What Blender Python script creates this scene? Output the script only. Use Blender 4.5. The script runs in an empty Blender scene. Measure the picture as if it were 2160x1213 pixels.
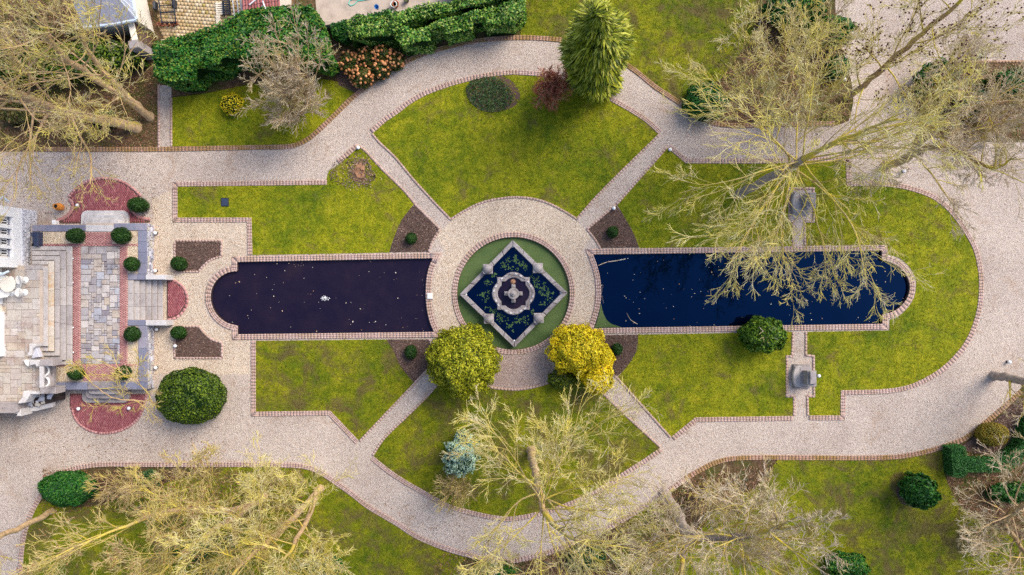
import bpy, bmesh, math, random
import numpy as np
from mathutils import Vector, noise
from mathutils.geometry import tessellate_polygon

# ------------------------------------------------------------------ camera, sky, sun, exposure
S, HC = 0.03, 43.0                       # metres per photo pixel on the ground, camera height
scene = bpy.context.scene
col = scene.collection
cam_d = bpy.data.cameras.new('camera'); cam = bpy.data.objects.new('camera', cam_d); col.objects.link(cam)
cam.location = (0, 0, HC); cam.rotation_euler = (0, 0, 0)
cam_d.sensor_width = 36.0; cam_d.lens = 36.0 * HC / (2160 * S)
cam_d.clip_end = 1500.0; cam_d.clip_start = 0.5
scene.camera = cam
SUN_EL, SUN_AZ = math.radians(43), math.radians(48)     # azimuth from +Y (top of the picture) towards +X
wd = bpy.data.worlds.new('World'); scene.world = wd; wd.use_nodes = True
wn = wd.node_tree; wn.nodes.clear()
sky = wn.nodes.new('ShaderNodeTexSky'); sky.sky_type = 'NISHITA'; sky.sun_disc = False
sky.sun_elevation = SUN_EL; sky.sun_rotation = SUN_AZ
sky.dust_density = 2.0; sky.air_density = 0.8; sky.ozone_density = 1.0
bg = wn.nodes.new('ShaderNodeBackground'); bg.inputs[1].default_value = 0.13
wo = wn.nodes.new('ShaderNodeOutputWorld')
wn.links.new(sky.outputs[0], bg.inputs[0]); wn.links.new(bg.outputs[0], wo.inputs[0])
sun_d = bpy.data.lights.new('sun', 'SUN'); sun_d.energy = 1.5; sun_d.angle = math.radians(35); sun_d.color = (1.0, 0.91, 0.78)
sun = bpy.data.objects.new('sun', sun_d); col.objects.link(sun); sun.location = (0, 30, 60)
sdir = Vector((math.sin(SUN_AZ) * math.cos(SUN_EL), math.cos(SUN_AZ) * math.cos(SUN_EL), math.sin(SUN_EL)))
sun.rotation_euler = (-sdir).to_track_quat('-Z', 'Y').to_euler()
scene.view_settings.view_transform = 'Standard'; scene.view_settings.look = 'None'
scene.view_settings.gamma = 1.0; scene.view_settings.exposure = 1.12
scene.cycles.max_bounces = 5; scene.cycles.use_denoising = False

# ------------------------------------------------------------------ helpers
RNG = np.random.default_rng(7); random.seed(7)

def W(px, py, z=0.0):
    f = S * (HC - z) / HC
    return ((px - 1080) * f, (606.5 - py) * f, z)

def W2(pts, z=0.0):
    return [W(p[0], p[1], z)[:2] for p in pts]

def lin(r, g, b, k=1.0):
    o = []
    for c in (r, g, b):
        c /= 255.0
        o.append(k * (c / 12.92 if c <= 0.04045 else ((c + 0.055) / 1.055) ** 2.4))
    return tuple(o)

def tag(o, label=None, cat=None, group=None, kind=None):
    if label: o['label'] = label
    if cat: o['category'] = cat
    if group: o['group'] = group
    if kind: o['kind'] = kind
    return o

def empty(name, loc=(0, 0, 0), label=None, cat=None, group=None):
    o = bpy.data.objects.new(name, None); col.objects.link(o); o.location = loc
    o.empty_display_size = 0.2
    return tag(o, label, cat, group)

def link(name, me, m, parent=None, loc=None):
    o = bpy.data.objects.new(name, me); col.objects.link(o)
    if m is not None and not me.materials: me.materials.append(m)
    if parent is not None: o.parent = parent
    if loc: o.location = loc
    return o

def np_mesh(name, V, F, smooth=False):
    """V (n,3) array, F (m,k) array of equal-sided faces"""
    V = np.asarray(V, np.float32); F = np.asarray(F, np.int32)
    me = bpy.data.meshes.new(name); k = F.shape[1]
    me.vertices.add(len(V)); me.vertices.foreach_set('co', V.ravel())
    me.loops.add(F.size); me.loops.foreach_set('vertex_index', F.ravel())
    me.polygons.add(len(F)); me.polygons.foreach_set('loop_start', np.arange(0, F.size, k, dtype=np.int32))
    me.polygons.foreach_set('loop_total', np.full(len(F), k, np.int32))
    if smooth: me.polygons.foreach_set('use_smooth', np.ones(len(F), bool))
    me.update(calc_edges=True); me.validate()
    return me

class MB:
    """collects shapes of one part"""
    def __init__(s): s.v = []; s.f = []
    def add(s, v, f):
        n = len(s.v); s.v += [tuple(p) for p in v]; s.f += [tuple(i + n for i in q) for q in f]; return s
    def box(s, c, d, rz=0.0, b=0.0):
        hx, hy, hz = d[0] / 2, d[1] / 2, d[2] / 2; ca, sa = math.cos(rz), math.sin(rz)
        pts = [(-hx, -hy), (hx, -hy), (hx, hy), (-hx, hy)]
        return s.prism([(c[0] + x * ca - y * sa, c[1] + x * sa + y * ca) for x, y in pts], c[2] - hz, c[2] + hz, b)
    def prism(s, poly, z0, z1, b=0.0):
        poly = ccw(poly); n = len(poly)
        if b > 0:
            ins = offset(poly, -b, True)
            rings = [[(x, y, z0) for x, y in poly], [(x, y, z1 - b) for x, y in poly], [(x, y, z1) for x, y in ins]]
        else:
            rings = [[(x, y, z0) for x, y in poly], [(x, y, z1) for x, y in poly]]
        v = [p for r in rings for p in r]; f = []
        for r in range(len(rings) - 1):
            for i in range(n):
                j = (i + 1) % n; f.append((r * n + i, r * n + j, (r + 1) * n + j, (r + 1) * n + i))
        f.append(tuple(range((len(rings) - 1) * n, len(rings) * n)))
        f.append(tuple(reversed(range(n))))
        return s.add(v, f)
    def lathe(s, prof, c=(0, 0, 0), n=20, sx=1, sy=1, rz=0):
        v = []; f = []
        for r, z in prof:
            for i in range(n):
                a = 2 * math.pi * i / n; x, y = r * math.cos(a) * sx, r * math.sin(a) * sy
                v.append((c[0] + x * math.cos(rz) - y * math.sin(rz), c[1] + x * math.sin(rz) + y * math.cos(rz), c[2] + z))
        for k in range(len(prof) - 1):
            for i in range(n):
                j = (i + 1) % n; f.append((k * n + i, k * n + j, (k + 1) * n + j, (k + 1) * n + i))
        f.append(tuple(reversed(range(n)))); f.append(tuple(range((len(prof) - 1) * n, len(prof) * n)))
        return s.add(v, f)
    def bar(s, a, b, r, n=6, r2=None):
        a, b = Vector(a), Vector(b); d = (b - a).normalized()
        u = d.cross(Vector((0, 0, 1)) if abs(d.z) < .9 else Vector((1, 0, 0))).normalized(); w = d.cross(u)
        r2 = r if r2 is None else r2; v = []
        for p, rr in ((a, r), (b, r2)):
            for i in range(n):
                t = 2 * math.pi * i / n; v.append(p + u * (rr * math.cos(t)) + w * (rr * math.sin(t)))
        f = [(i, (i + 1) % n, n + (i + 1) % n, n + i) for i in range(n)] + [tuple(reversed(range(n))), tuple(range(n, 2 * n))]
        return s.add(v, f)
    def build(s, name, m, parent=None, smooth=False, loc=None):
        me = bpy.data.meshes.new(name); me.from_pydata(s.v, [], s.f); me.update()
        if smooth:
            me.polygons.foreach_set('use_smooth', np.ones(len(me.polygons), bool))
        bm = bmesh.new(); bm.from_mesh(me); bmesh.ops.recalc_face_normals(bm, faces=bm.faces); bm.to_mesh(me); bm.free()
        return link(name, me, m, parent, loc)

def area(p): return 0.5 * sum(p[i][0] * p[(i + 1) % len(p)][1] - p[(i + 1) % len(p)][0] * p[i][1] for i in range(len(p)))
def ccw(p): return list(p) if area(p) > 0 else list(reversed(p))

def offset(pts, d, closed):
    """mitred offset to the right of travel (outward for a ccw loop when d > 0)"""
    n = len(pts); out = []
    for i in range(n):
        a = pts[(i - 1) % n] if (closed or i > 0) else None; b = pts[i]; c = pts[(i + 1) % n] if (closed or i < n - 1) else None
        ns = []
        for p, q in ((a, b), (b, c)):
            if p is None or q is None: continue
            dx, dy = q[0] - p[0], q[1] - p[1]; L = math.hypot(dx, dy)
            if L > 1e-6: ns.append((dy / L, -dx / L))
        if not ns: out.append(b); continue
        mx, my = sum(k[0] for k in ns), sum(k[1] for k in ns); L = math.hypot(mx, my) or 1; mx /= L; my /= L
        cs = max(0.35, mx * ns[0][0] + my * ns[0][1])
        out.append((b[0] + mx * d / cs, b[1] + my * d / cs))
    return out

def curve(pts, closed=False, step=0.2, corner=33):
    """smooth gentle turns (Catmull-Rom), keep sharp corners, resample"""
    n = len(pts)
    def turn(i):
        a, b, c = pts[(i - 1) % n], pts[i], pts[(i + 1) % n]
        t = math.atan2(c[1] - b[1], c[0] - b[0]) - math.atan2(b[1] - a[1], b[0] - a[0])
        return abs(math.degrees((t + math.pi) % (2 * math.pi) - math.pi))
    sharp = [(not closed and i in (0, n - 1)) or turn(i) > corner for i in range(n)]
    out = []
    for i in range(n if closed else n - 1):
        p1, p2 = np.array(pts[i]), np.array(pts[(i + 1) % n]); L = np.linalg.norm(p2 - p1)
        p0 = 2 * p1 - p2 if sharp[i] else np.array(pts[(i - 1) % n])
        p3 = 2 * p2 - p1 if sharp[(i + 1) % n] else np.array(pts[(i + 2) % n])
        m1 = (p2 - p0) / 2; m2 = (p3 - p1) / 2
        for m in (m1, m2):
            lm = np.linalg.norm(m)
            if lm > L: m *= L / lm
        k = max(1, int(round(L / step)))
        for j in range(k):
            t = j / k
            h = (2 * t**3 - 3 * t**2 + 1) * p1 + (t**3 - 2 * t**2 + t) * m1 + (-2 * t**3 + 3 * t**2) * p2 + (t**3 - t**2) * m2
            out.append((float(h[0]), float(h[1])))
    if not closed: out.append(tuple(map(float, pts[-1])))
    return out

def inside(poly, X, Y):
    P = np.asarray(poly); r = np.zeros(X.shape, bool); n = len(P)
    for i in range(n):
        x1, y1 = P[i]; x2, y2 = P[(i + 1) % n]
        if y1 == y2: continue
        c = ((y1 > Y) != (y2 > Y)) & (X < (x2 - x1) * (Y - y1) / (y2 - y1) + x1); r ^= c
    return r

def scatter(poly, dens, holes=()):
    P = np.asarray(poly); lo, hi = P.min(0), P.max(0)
    n = int((hi - lo).prod() * dens); X = RNG.uniform(lo[0], hi[0], n); Y = RNG.uniform(lo[1], hi[1], n)
    k = inside(poly, X, Y)
    for h in holes: k &= ~inside(h, X, Y)
    return X[k], Y[k]

def sheet(name, loops, z, m, kind='structure', parent=None):
    """flat polygon with holes"""
    ls = [[Vector((x, y, 0)) for x, y in l] for l in loops]
    tri = tessellate_polygon(ls); V = [(v.x, v.y, z) for l in ls for v in l]
    F = []
    for t in tri:
        a, b, c = (V[i] for i in t)
        F.append(t if (b[0] - a[0]) * (c[1] - a[1]) - (c[0] - a[0]) * (b[1] - a[1]) > 0 else t[::-1])
    me = bpy.data.meshes.new(name); me.from_pydata(V, [], F); me.update()
    o = link(name, me, m, parent)
    if kind: o['kind'] = kind
    return o

# ------------------------------------------------------------------ materials
MATS = {}
def nodes_of(name):
    m = bpy.data.materials.new(name); m.use_nodes = True; nt = m.node_tree
    b = nt.nodes['Principled BSDF']; MATS[name] = m
    return m, nt, b

def ramp(nt, src, stops, interp='LINEAR'):
    r = nt.nodes.new('ShaderNodeValToRGB'); r.color_ramp.interpolation = interp
    e = r.color_ramp.elements
    while len(e) > 1: e.remove(e[-1])
    e[0].position = stops[0][0]; e[0].color = (*stops[0][1], 1)
    for p, c in stops[1:]:
        k = e.new(p); k.color = (*c, 1)
    nt.links.new(src, r.inputs[0]); return r.outputs[0]

def tex_noise(nt, scale, detail=4, rough=.6, vec=None, dist=0.0):
    if vec is None:
        g = nt.nodes.new('ShaderNodeNewGeometry'); vec = g.outputs['Position']
    t = nt.nodes.new('ShaderNodeTexNoise'); t.inputs['Scale'].default_value = scale; t.inputs['Detail'].default_value = detail
    t.inputs['Roughness'].default_value = rough; t.inputs['Distortion'].default_value = dist
    nt.links.new(vec, t.inputs['Vector']); return t.outputs[0]

def tex_voronoi(nt, scale):
    g = nt.nodes.new('ShaderNodeNewGeometry'); t = nt.nodes.new('ShaderNodeTexVoronoi'); t.inputs['Scale'].default_value = scale
    nt.links.new(g.outputs['Position'], t.inputs['Vector']); return t

def mixc(nt, fac, a, b, mode='MIX'):
    x = nt.nodes.new('ShaderNodeMix'); x.data_type = 'RGBA'; x.blend_type = mode
    for sock, val in ((x.inputs[0], fac), (x.inputs[6], a), (x.inputs[7], b)):
        if hasattr(val, 'links') or hasattr(val, 'is_linked'): nt.links.new(val, sock)
        elif isinstance(val, tuple): sock.default_value = (*val, 1)
        else: sock.default_value = val
    return x.outputs[2]

def island(nt):
    return nt.nodes.new('ShaderNodeNewGeometry').outputs['Random Per Island']
def objrand(nt):
    return nt.nodes.new('ShaderNodeObjectInfo').outputs['Random']

def bump(nt, b, h, dist, st=1.0):
    n = nt.nodes.new('ShaderNodeBump'); n.inputs['Strength'].default_value = st; n.inputs['Distance'].default_value = dist
    nt.links.new(h, n.inputs['Height']); nt.links.new(n.outputs[0], b.inputs['Normal'])

def fin(nt, b, c, rough=.8, spec=.3):
    if isinstance(c, tuple): b.inputs['Base Color'].default_value = (*c, 1)
    else: nt.links.new(c, b.inputs['Base Color'])
    b.inputs['Roughness'].default_value = rough; b.inputs['Specular IOR Level'].default_value = spec

def plain(name, c, rough=.6, var=.25, scale=3.0, spec=.4, metal=0.0):
    m, nt, b = nodes_of(name)
    c2 = tuple(x * (1 - var) for x in c); c3 = tuple(min(1, x * (1 + var * .6)) for x in c)
    fin(nt, b, ramp(nt, tex_noise(nt, scale, 6, .65), [(.3, c2), (.5, c), (.72, c3)]), rough, spec)
    b.inputs['Metallic'].default_value = metal
    return m

def leafy(name, cs, noise_scale=1.2, rough=.55, spec=.3):
    """foliage: colour per leaf plus a slow drift through the crown"""
    m, nt, b = nodes_of(name)
    n = len(cs); r1 = ramp(nt, island(nt), [(i / (n - 1), c) for i, c in enumerate(cs)])
    dr = ramp(nt, tex_noise(nt, noise_scale, 3), [(.3, (.62, .68, .62)), (.7, (1.25, 1.2, 1.1))])
    fin(nt, b, mixc(nt, 1.0, r1, dr, 'MULTIPLY'), rough, spec)
    return m

# lawn / grass: one colour field shared by turf and blades
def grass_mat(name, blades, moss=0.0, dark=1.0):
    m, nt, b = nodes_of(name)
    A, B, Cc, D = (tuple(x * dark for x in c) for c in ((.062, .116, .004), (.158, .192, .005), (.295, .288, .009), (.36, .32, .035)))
    big = ramp(nt, tex_noise(nt, .20, 6, .6, dist=.4), [(.34, A), (.46, B), (.56, Cc), (.66, B), (.74, A)])
    mid = ramp(nt, tex_noise(nt, 1.5, 7, .72, dist=.3), [(.32, A), (.46, B), (.58, Cc), (.70, D)])
    c = mixc(nt, .5, big, mid)
    fine = ramp(nt, tex_noise(nt, 7, 6, .75), [(.28, (.42, .5, .4)), (.5, (1, 1, 1)), (.72, (1.5, 1.42, 1.3))])
    c = mixc(nt, 1.0, c, fine, 'MULTIPLY')
    # worn / muddy patches
    fac = ramp(nt, tex_noise(nt, .55, 7, .72, dist=.6), [(.54 - moss, (0, 0, 0)), (.68 - moss, (.85, .85, .85))])
    c = mixc(nt, fac, c, (.15 * dark, .11 * dark, .04 * dark))
    if blades:
        v = ramp(nt, island(nt), [(0, (.7, .74, .65)), (.5, (1, 1, 1)), (.85, (1.3, 1.25, 1.1)), (1, (1.7, 1.5, 1.5))])
        c = mixc(nt, 1.0, c, v, 'MULTIPLY')
    else:
        bump(nt, b, tex_noise(nt, 14, 5, .8), .06)
    fin(nt, b, c, .75, .15)
    return m
grass_mat('turf', False); grass_mat('blades', True)
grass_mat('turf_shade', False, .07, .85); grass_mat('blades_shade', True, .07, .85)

def gravel_mat(name, cs, brown):
    m, nt, b = nodes_of(name)
    v = tex_voronoi(nt, 27.0)
    r = nt.nodes.new('ShaderNodeSeparateColor'); nt.links.new(v.outputs['Color'], r.inputs[0])
    c = ramp(nt, r.outputs[0], [(i / (len(cs) - 1), k) for i, k in enumerate(cs)])
    c = mixc(nt, 1.0, c, ramp(nt, tex_noise(nt, 26, 4, .8), [(.3, (.72, .71, .70)), (.5, (1, 1, 1)), (.7, (1.16, 1.16, 1.16))]), 'MULTIPLY')
    c = mixc(nt, 1.0, c, ramp(nt, tex_noise(nt, .22, 5, .6), [(.3, (.80, .77, .76)), (.5, (.97, .96, .96)), (.7, (1.10, 1.09, 1.08))]), 'MULTIPLY')
    fac = ramp(nt, tex_noise(nt, .5, 6, .75, dist=.8), [(.55, (0, 0, 0)), (.75, (brown, brown, brown))])
    c = mixc(nt, fac, c, lin(158, 122, 92))
    bump(nt, b, v.outputs['Distance'], .03)
    fin(nt, b, c, .85, .2)
gravel_mat('gravel', [lin(146, 129, 117), lin(187, 172, 159), lin(200, 186, 173), lin(214, 201, 188), lin(194, 170, 150)], .6)
gravel_mat('gravel_damp_shade', [lin(120, 100, 92), lin(164, 144, 134), lin(178, 158, 148), lin(194, 176, 164), lin(168, 140, 122)], .5)
gravel_mat('gravel_beige', [lin(148, 126, 104), lin(198, 180, 158), lin(213, 196, 174), lin(228, 214, 194), lin(198, 168, 136)], .3)
gravel_mat('gravel_warm', [lin(140, 116, 92), lin(202, 182, 152), lin(220, 202, 172), lin(234, 220, 196), lin(196, 160, 120)], .35)

def brick_mat(name, cs, mossy=0.0):
    m, nt, b = nodes_of(name)
    c = ramp(nt, island(nt), [(i / (len(cs) - 1), k) for i, k in enumerate(cs)])
    c = mixc(nt, 1.0, c, ramp(nt, tex_noise(nt, 9, 6, .75), [(.28, (.74, .72, .72)), (.5, (1, 1, 1)), (.75, (1.14, 1.13, 1.13))]), 'MULTIPLY')
    if mossy:
        fac = ramp(nt, tex_noise(nt, .9, 6, .75), [(.42, (0, 0, 0)), (.62, (mossy, mossy, mossy))])
        c = mixc(nt, fac, c, lin(140, 112, 48))
    fin(nt, b, c, .8, .2)
brick_mat('brick_pink', [lin(180, 152, 143), lin(186, 158, 148), lin(192, 165, 155), lin(183, 155, 145), lin(196, 171, 161)], .3)
brick_mat('brick_moss', [lin(166, 132, 116), lin(174, 140, 122), lin(168, 132, 110), lin(160, 126, 102)], .8)
brick_mat('brick_red', [lin(138, 76, 82), lin(154, 90, 94), lin(166, 102, 104), lin(146, 80, 86), lin(180, 122, 120)])
brick_mat('brick_terrace', [lin(172, 118, 114), lin(184, 132, 127), lin(194, 146, 140), lin(176, 122, 119)])
brick_mat('tile_red', [lin(150, 84, 84), lin(170, 104, 102), lin(184, 122, 118)])
brick_mat('pavers', [lin(190, 162, 120), lin(206, 184, 148), lin(176, 150, 112), lin(214, 198, 170), lin(160, 140, 72)], .35)
brick_mat('rubble_pale', [lin(170, 170, 176), lin(196, 196, 202), lin(212, 212, 218), lin(184, 182, 186)])
brick_mat('rubble', [lin(120, 120, 130), lin(176, 176, 186), lin(206, 206, 214), lin(150, 150, 160), lin(196, 188, 170)])

def stone_mat(name, cs, stain=.5, dark=(0.09, 0.08, 0.08), rough=.8):
    m, nt, b = nodes_of(name)
    c = ramp(nt, objrand(nt), [(i / (len(cs) - 1), k) for i, k in enumerate(cs)])
    c = mixc(nt, 1.0, c, ramp(nt, tex_noise(nt, 6, 7, .75), [(.28, (.7, .69, .69)), (.5, (1, 1, 1)), (.75, (1.14, 1.13, 1.12))]), 'MULTIPLY')
    fac = ramp(nt, tex_noise(nt, 1.1, 7, .72, dist=.5), [(.50, (0, 0, 0)), (.72, (stain, stain, stain))])
    c = mixc(nt, fac, c, dark)
    bump(nt, b, tex_noise(nt, 20, 5, .7), .01)
    fin(nt, b, c, rough, .25)
stone_mat('flag', [lin(140, 134, 138), lin(176, 170, 168), lin(198, 190, 184), lin(160, 152, 152), lin(186, 172, 156), lin(172, 174, 182), lin(126, 118, 124)], .75, lin(88, 78, 82))
stone_mat('flag_warm', [lin(184, 178, 170), lin(172, 160, 146), lin(192, 186, 181), lin(164, 151, 143), lin(186, 174, 157), lin(172, 167, 165)], .7, lin(128, 96, 84))
stone_mat('tread', [lin(176, 168, 164), lin(188, 180, 174), lin(166, 158, 156)], .55, lin(116, 106, 104))
stone_mat('tread_ochre', [lin(196, 182, 160), lin(206, 196, 184)], .95, lin(200, 146, 76))
stone_mat('pale_stone', [lin(192, 188, 186), lin(204, 200, 198)], .6, lin(126, 118, 120))
stone_mat('bluestone', [lin(132, 134, 152), lin(118, 120, 140), lin(150, 146, 158)], .3, lin(98, 96, 110))
stone_mat('old_stone', [lin(148, 140, 139), lin(168, 160, 158)], .9, lin(78, 71, 74))
stone_mat('dark_stone', [lin(140, 132, 130), lin(170, 162, 158)], .9, lin(60, 52, 50))
plain('white_paint', (.80, .80, .80), .5, .05, 1.5); plain('cream_paint', lin(222, 214, 200), .6, .08)
plain('gutter', lin(196, 210, 222), .4, .1); plain('mulch', lin(96, 76, 68), .95, .45, 12, .1);
m, nt, b = nodes_of('soil')
c = ramp(nt, tex_noise(nt, 3.2, 8, .8), [(.28, lin(58, 44, 34)), (.45, lin(96, 76, 58)), (.58, lin(126, 100, 76)), (.74, lin(160, 132, 104))])
c = mixc(nt, ramp(nt, tex_noise(nt, .6, 7, .75, dist=.5), [(.46, (0, 0, 0)), (.62, (.85, .85, .85))]), c, (.075, .095, .015))
bump(nt, b, tex_noise(nt, 9, 6, .8), .1); fin(nt, b, mixc(nt, 1.0, c, ramp(nt, tex_noise(nt, 16, 4, .8), [(.3, (.55, .55, .55)), (.7, (1.3, 1.3, 1.3))]), 'MULTIPLY'), .95, .1)
plain('soil_path', lin(150, 132, 122), .95, .3, 6, .1)
plain('navy', lin(44, 54, 80), .4, .2); plain('terracotta', lin(206, 132, 54), .7, .2, 8); plain('black_metal', lin(38, 44, 56), .4, .2)
plain('hole', (.006, .005, .005), .9, .1); plain('white_plastic', (.78, .78, .76), .4, .06); plain('lamp_glass', (.85, .85, .85), .25, .03)
plain('concrete', lin(184, 168, 152), .9, .25, 1.5); plain('slate', lin(150, 152, 166), .7, .25, 5); plain('timber', lin(232, 222, 204), .7, .15, 6)
plain('hose', lin(110, 196, 176), .4, .1); plain('blue_plastic', lin(40, 120, 190), .35, .1); plain('copper', lin(170, 90, 60), .5, .3, 8)
plain('green_plastic', lin(30, 96, 84), .4, .1); plain('drain', lin(50, 62, 84), .5, .2, 8); plain('basin_wall', lin(58, 48, 46), .9, .4, 5)
plain('wood_chip', lin(196, 160, 130), .9, .4, 12); plain('stump_wood', lin(150, 112, 84), .9, .35, 10)
m, nt, b = nodes_of('glass_dark'); fin(nt, b, ramp(nt, tex_noise(nt, 1.5), [(.35, (.012, .015, .02)), (.65, (.05, .035, .03))]), .08, .5)

def water(name, c1, c2, c3, ior, wav=.004, tint=(1, 1, 1)):
    m, nt, b = nodes_of(name)
    fin(nt, b, ramp(nt, tex_noise(nt, .45, 6, .7), [(.35, c1), (.55, c2), (.75, c3)]), .02, .5)
    b.inputs['IOR'].default_value = ior; b.inputs['Specular Tint'].default_value = (*tint, 1); bump(nt, b, tex_noise(nt, 2.2, 3), wav, .35)
water('water_brown', (.010, .007, .019), (.015, .010, .021), (.026, .016, .022), 1.36, tint=(.6, .6, 1))
water('water_blue', (.0002, .0012, .007), (.0003, .002, .010), (.0004, .0026, .013), 1.6, tint=(.05, .27, .82))
m, nt, b = nodes_of('duckweed_mat')
c = ramp(nt, tex_noise(nt, .5, 5), [(.3, (.050, .098, .020)), (.55, (.085, .135, .035)), (.75, (.13, .18, .06))])
fin(nt, b, mixc(nt, 1.0, c, ramp(nt, tex_noise(nt, 40, 4, .8), [(.3, (.7, .7, .7)), (.7, (1.25, 1.25, 1.25))]), 'MULTIPLY'), .6, .3)
leafy('algae', [(.03, .09, .015), (.06, .13, .03), (.09, .15, .05)])

# bark: grey-brown with yellow lichen
def bark(name, base, lich, lo, hi, scale=1.1):
    m, nt, b = nodes_of(name)
    c = ramp(nt, tex_noise(nt, 5, 6, .7), [(.3, tuple(x * .55 for x in base)), (.5, base), (.7, tuple(min(1, x * 1.35) for x in base))])
    fac = ramp(nt, tex_noise(nt, scale, 6, .7), [(lo, (0, 0, 0)), (hi, (1, 1, 1))])
    fin(nt, b, mixc(nt, fac, c, lich), .85, .15)
LY = lin(208, 186, 66)
bark('bark', lin(180, 152, 116), LY, .54, .74); bark('bark_grey', lin(158, 144, 134), LY, .6, .8); bark('bark_yellow', lin(176, 156, 108), LY, .42, .62)
def twig_mat(name, cs, lich, lo, hi):
    m, nt, b = nodes_of(name)
    c = ramp(nt, island(nt), [(i / (len(cs) - 1), k) for i, k in enumerate(cs)])
    fac = ramp(nt, tex_noise(nt, .8, 6, .7), [(lo, (0, 0, 0)), (hi, (.85, .85, .85))])
    fin(nt, b, mixc(nt, fac, c, lich), .85, .15)
twig_mat('twig', [lin(164, 144, 108), lin(204, 192, 142), lin(224, 214, 160), lin(188, 166, 130), lin(232, 226, 194)], lin(216, 200, 84), .40, .60)
twig_mat('twig_pale', [lin(160, 138, 116), lin(196, 178, 152), lin(214, 200, 176), lin(186, 162, 120)], lin(204, 188, 104), .48, .72)
twig_mat('twig_tan', [lin(150, 122, 94), lin(190, 168, 122), lin(210, 192, 138), lin(178, 148, 116)], lin(212, 196, 88), .42, .64)
twig_mat('twig_red', [lin(130, 66, 50), lin(172, 98, 76), lin(190, 116, 92), lin(150, 82, 62)], lin(170, 104, 82), .6, .9)
plain('pod', lin(84, 48, 42), .8, .3, 10); plain('pod_tan', lin(150, 96, 66), .8, .3, 10)

leafy('box_leaf', [lin(14, 34, 6), lin(26, 56, 10), lin(40, 78, 14), lin(58, 96, 22)])
leafy('yew_leaf', [lin(20, 40, 8), lin(48, 72, 10), lin(78, 104, 16), lin(112, 130, 24)])
leafy('laurel_leaf', [lin(14, 60, 18), lin(28, 88, 24), lin(48, 112, 30), lin(78, 124, 34), lin(118, 130, 44)])
leafy('ivy_leaf', [lin(22, 66, 20), lin(46, 102, 30), lin(82, 134, 40), lin(126, 156, 46), lin(176, 186, 110)])
leafy('bush_leaf', [lin(14, 52, 14), lin(24, 78, 20), lin(38, 100, 28), lin(78, 124, 40)])
leafy('hedge_leaf', [lin(22, 66, 24), lin(36, 92, 34), lin(54, 116, 46), lin(80, 138, 62)])
leafy('thuja_leaf', [lin(88, 96, 6), lin(132, 136, 12), lin(164, 164, 24), lin(192, 188, 50)])
leafy('gold_leaf', [lin(160, 142, 4), lin(212, 186, 10), lin(232, 208, 22), lin(242, 224, 60)])
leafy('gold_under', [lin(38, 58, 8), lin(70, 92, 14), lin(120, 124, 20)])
leafy('forsythia_leaf', [lin(190, 164, 10), lin(222, 200, 20), lin(236, 216, 50), lin(150, 136, 20)])
leafy('cypress_leaf', [lin(64, 80, 6), lin(104, 118, 10), lin(140, 146, 20), lin(168, 170, 40), lin(198, 194, 92)])
leafy('broad_leaf', [lin(30, 62, 8), lin(58, 96, 14), lin(90, 124, 22), lin(126, 150, 44)])
leafy('blue_leaf', [lin(110, 140, 130), lin(150, 180, 168), lin(178, 204, 188), lin(150, 160, 100)])
leafy('olive_leaf', [lin(96, 84, 16), lin(136, 118, 30), lin(160, 136, 44), lin(110, 110, 30)])
leafy('cover_leaf', [lin(20, 52, 24), lin(36, 74, 34), lin(60, 96, 48), lin(90, 104, 60)])
leafy('hydrangea_leaf', [lin(36, 56, 20), lin(62, 84, 26), lin(96, 92, 36), lin(110, 76, 40)])
leafy('flower_orange', [lin(176, 110, 70), lin(206, 140, 92), lin(222, 160, 112), lin(150, 90, 60)])
leafy('dry_leaf', [lin(80, 54, 38), lin(126, 88, 60), lin(160, 116, 84), lin(110, 72, 56), lin(186, 150, 116)])
leafy('chip', [lin(62, 48, 44), lin(92, 72, 64), lin(124, 100, 90), lin(150, 128, 116)])
leafy('pale_leaf', [lin(190, 186, 176), lin(216, 206, 186), lin(176, 130, 84), lin(226, 222, 214)])
leafy('scrub', [lin(70, 60, 30), lin(96, 88, 40), lin(70, 84, 34), lin(110, 84, 60)])
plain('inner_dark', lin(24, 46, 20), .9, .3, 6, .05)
M = MATS

# ------------------------------------------------------------------ bricks laid along a line
def brick_rows(chain, rows, rw, closed, z, start=0.0, gap=.006, h=.05):
    """chain already resampled to brick length; rows to the right of travel -> V,F of real bricks"""
    V = []; F = []
    for r in range(rows):
        a = offset(chain, start + r * rw + gap / 2, closed); b = offset(chain, start + (r + 1) * rw - gap / 2, closed)
        n = len(chain) if closed else len(chain) - 1
        for i in range(n):
            j = (i + 1) % len(chain)
            A, B, C_, D = (np.array(q) for q in (a[i], a[j], b[j], b[i]))
            L = np.linalg.norm(B - A)
            if L < .03: continue
            g = min(.2, gap / 2 / L)
            A, B, C_, D = A + (B - A) * g, B + (A - B) * g, C_ + (D - C_) * g, D + (C_ - D) * g
            zz = z + random.uniform(-.004, .004); k = len(V)
            for q in (A, B, C_, D): V.append((q[0], q[1], zz - h))
            for q in (A, B, C_, D): V.append((q[0], q[1], zz))
            F += [(k + 4, k + 5, k + 6, k + 7), (k, k + 1, k + 5, k + 4), (k + 1, k + 2, k + 6, k + 5), (k + 2, k + 3, k + 7, k + 6), (k + 3, k, k + 4, k + 7)]
    return V, F

def edging(parent, chain_px, rows, rw, closed, mat, z=.055, right=True, name='brick_edging', corner=33, step=.2, start=0.0):
    w = W2(chain_px); w = w if right else w[::-1]
    ch = curve(w, closed, step, corner)
    V, F = brick_rows(ch, rows, rw, closed, z, start)
    o = link(name, np_mesh(name, V, F), M[mat], parent); o['kind'] = 'stuff'
    return o

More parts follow.
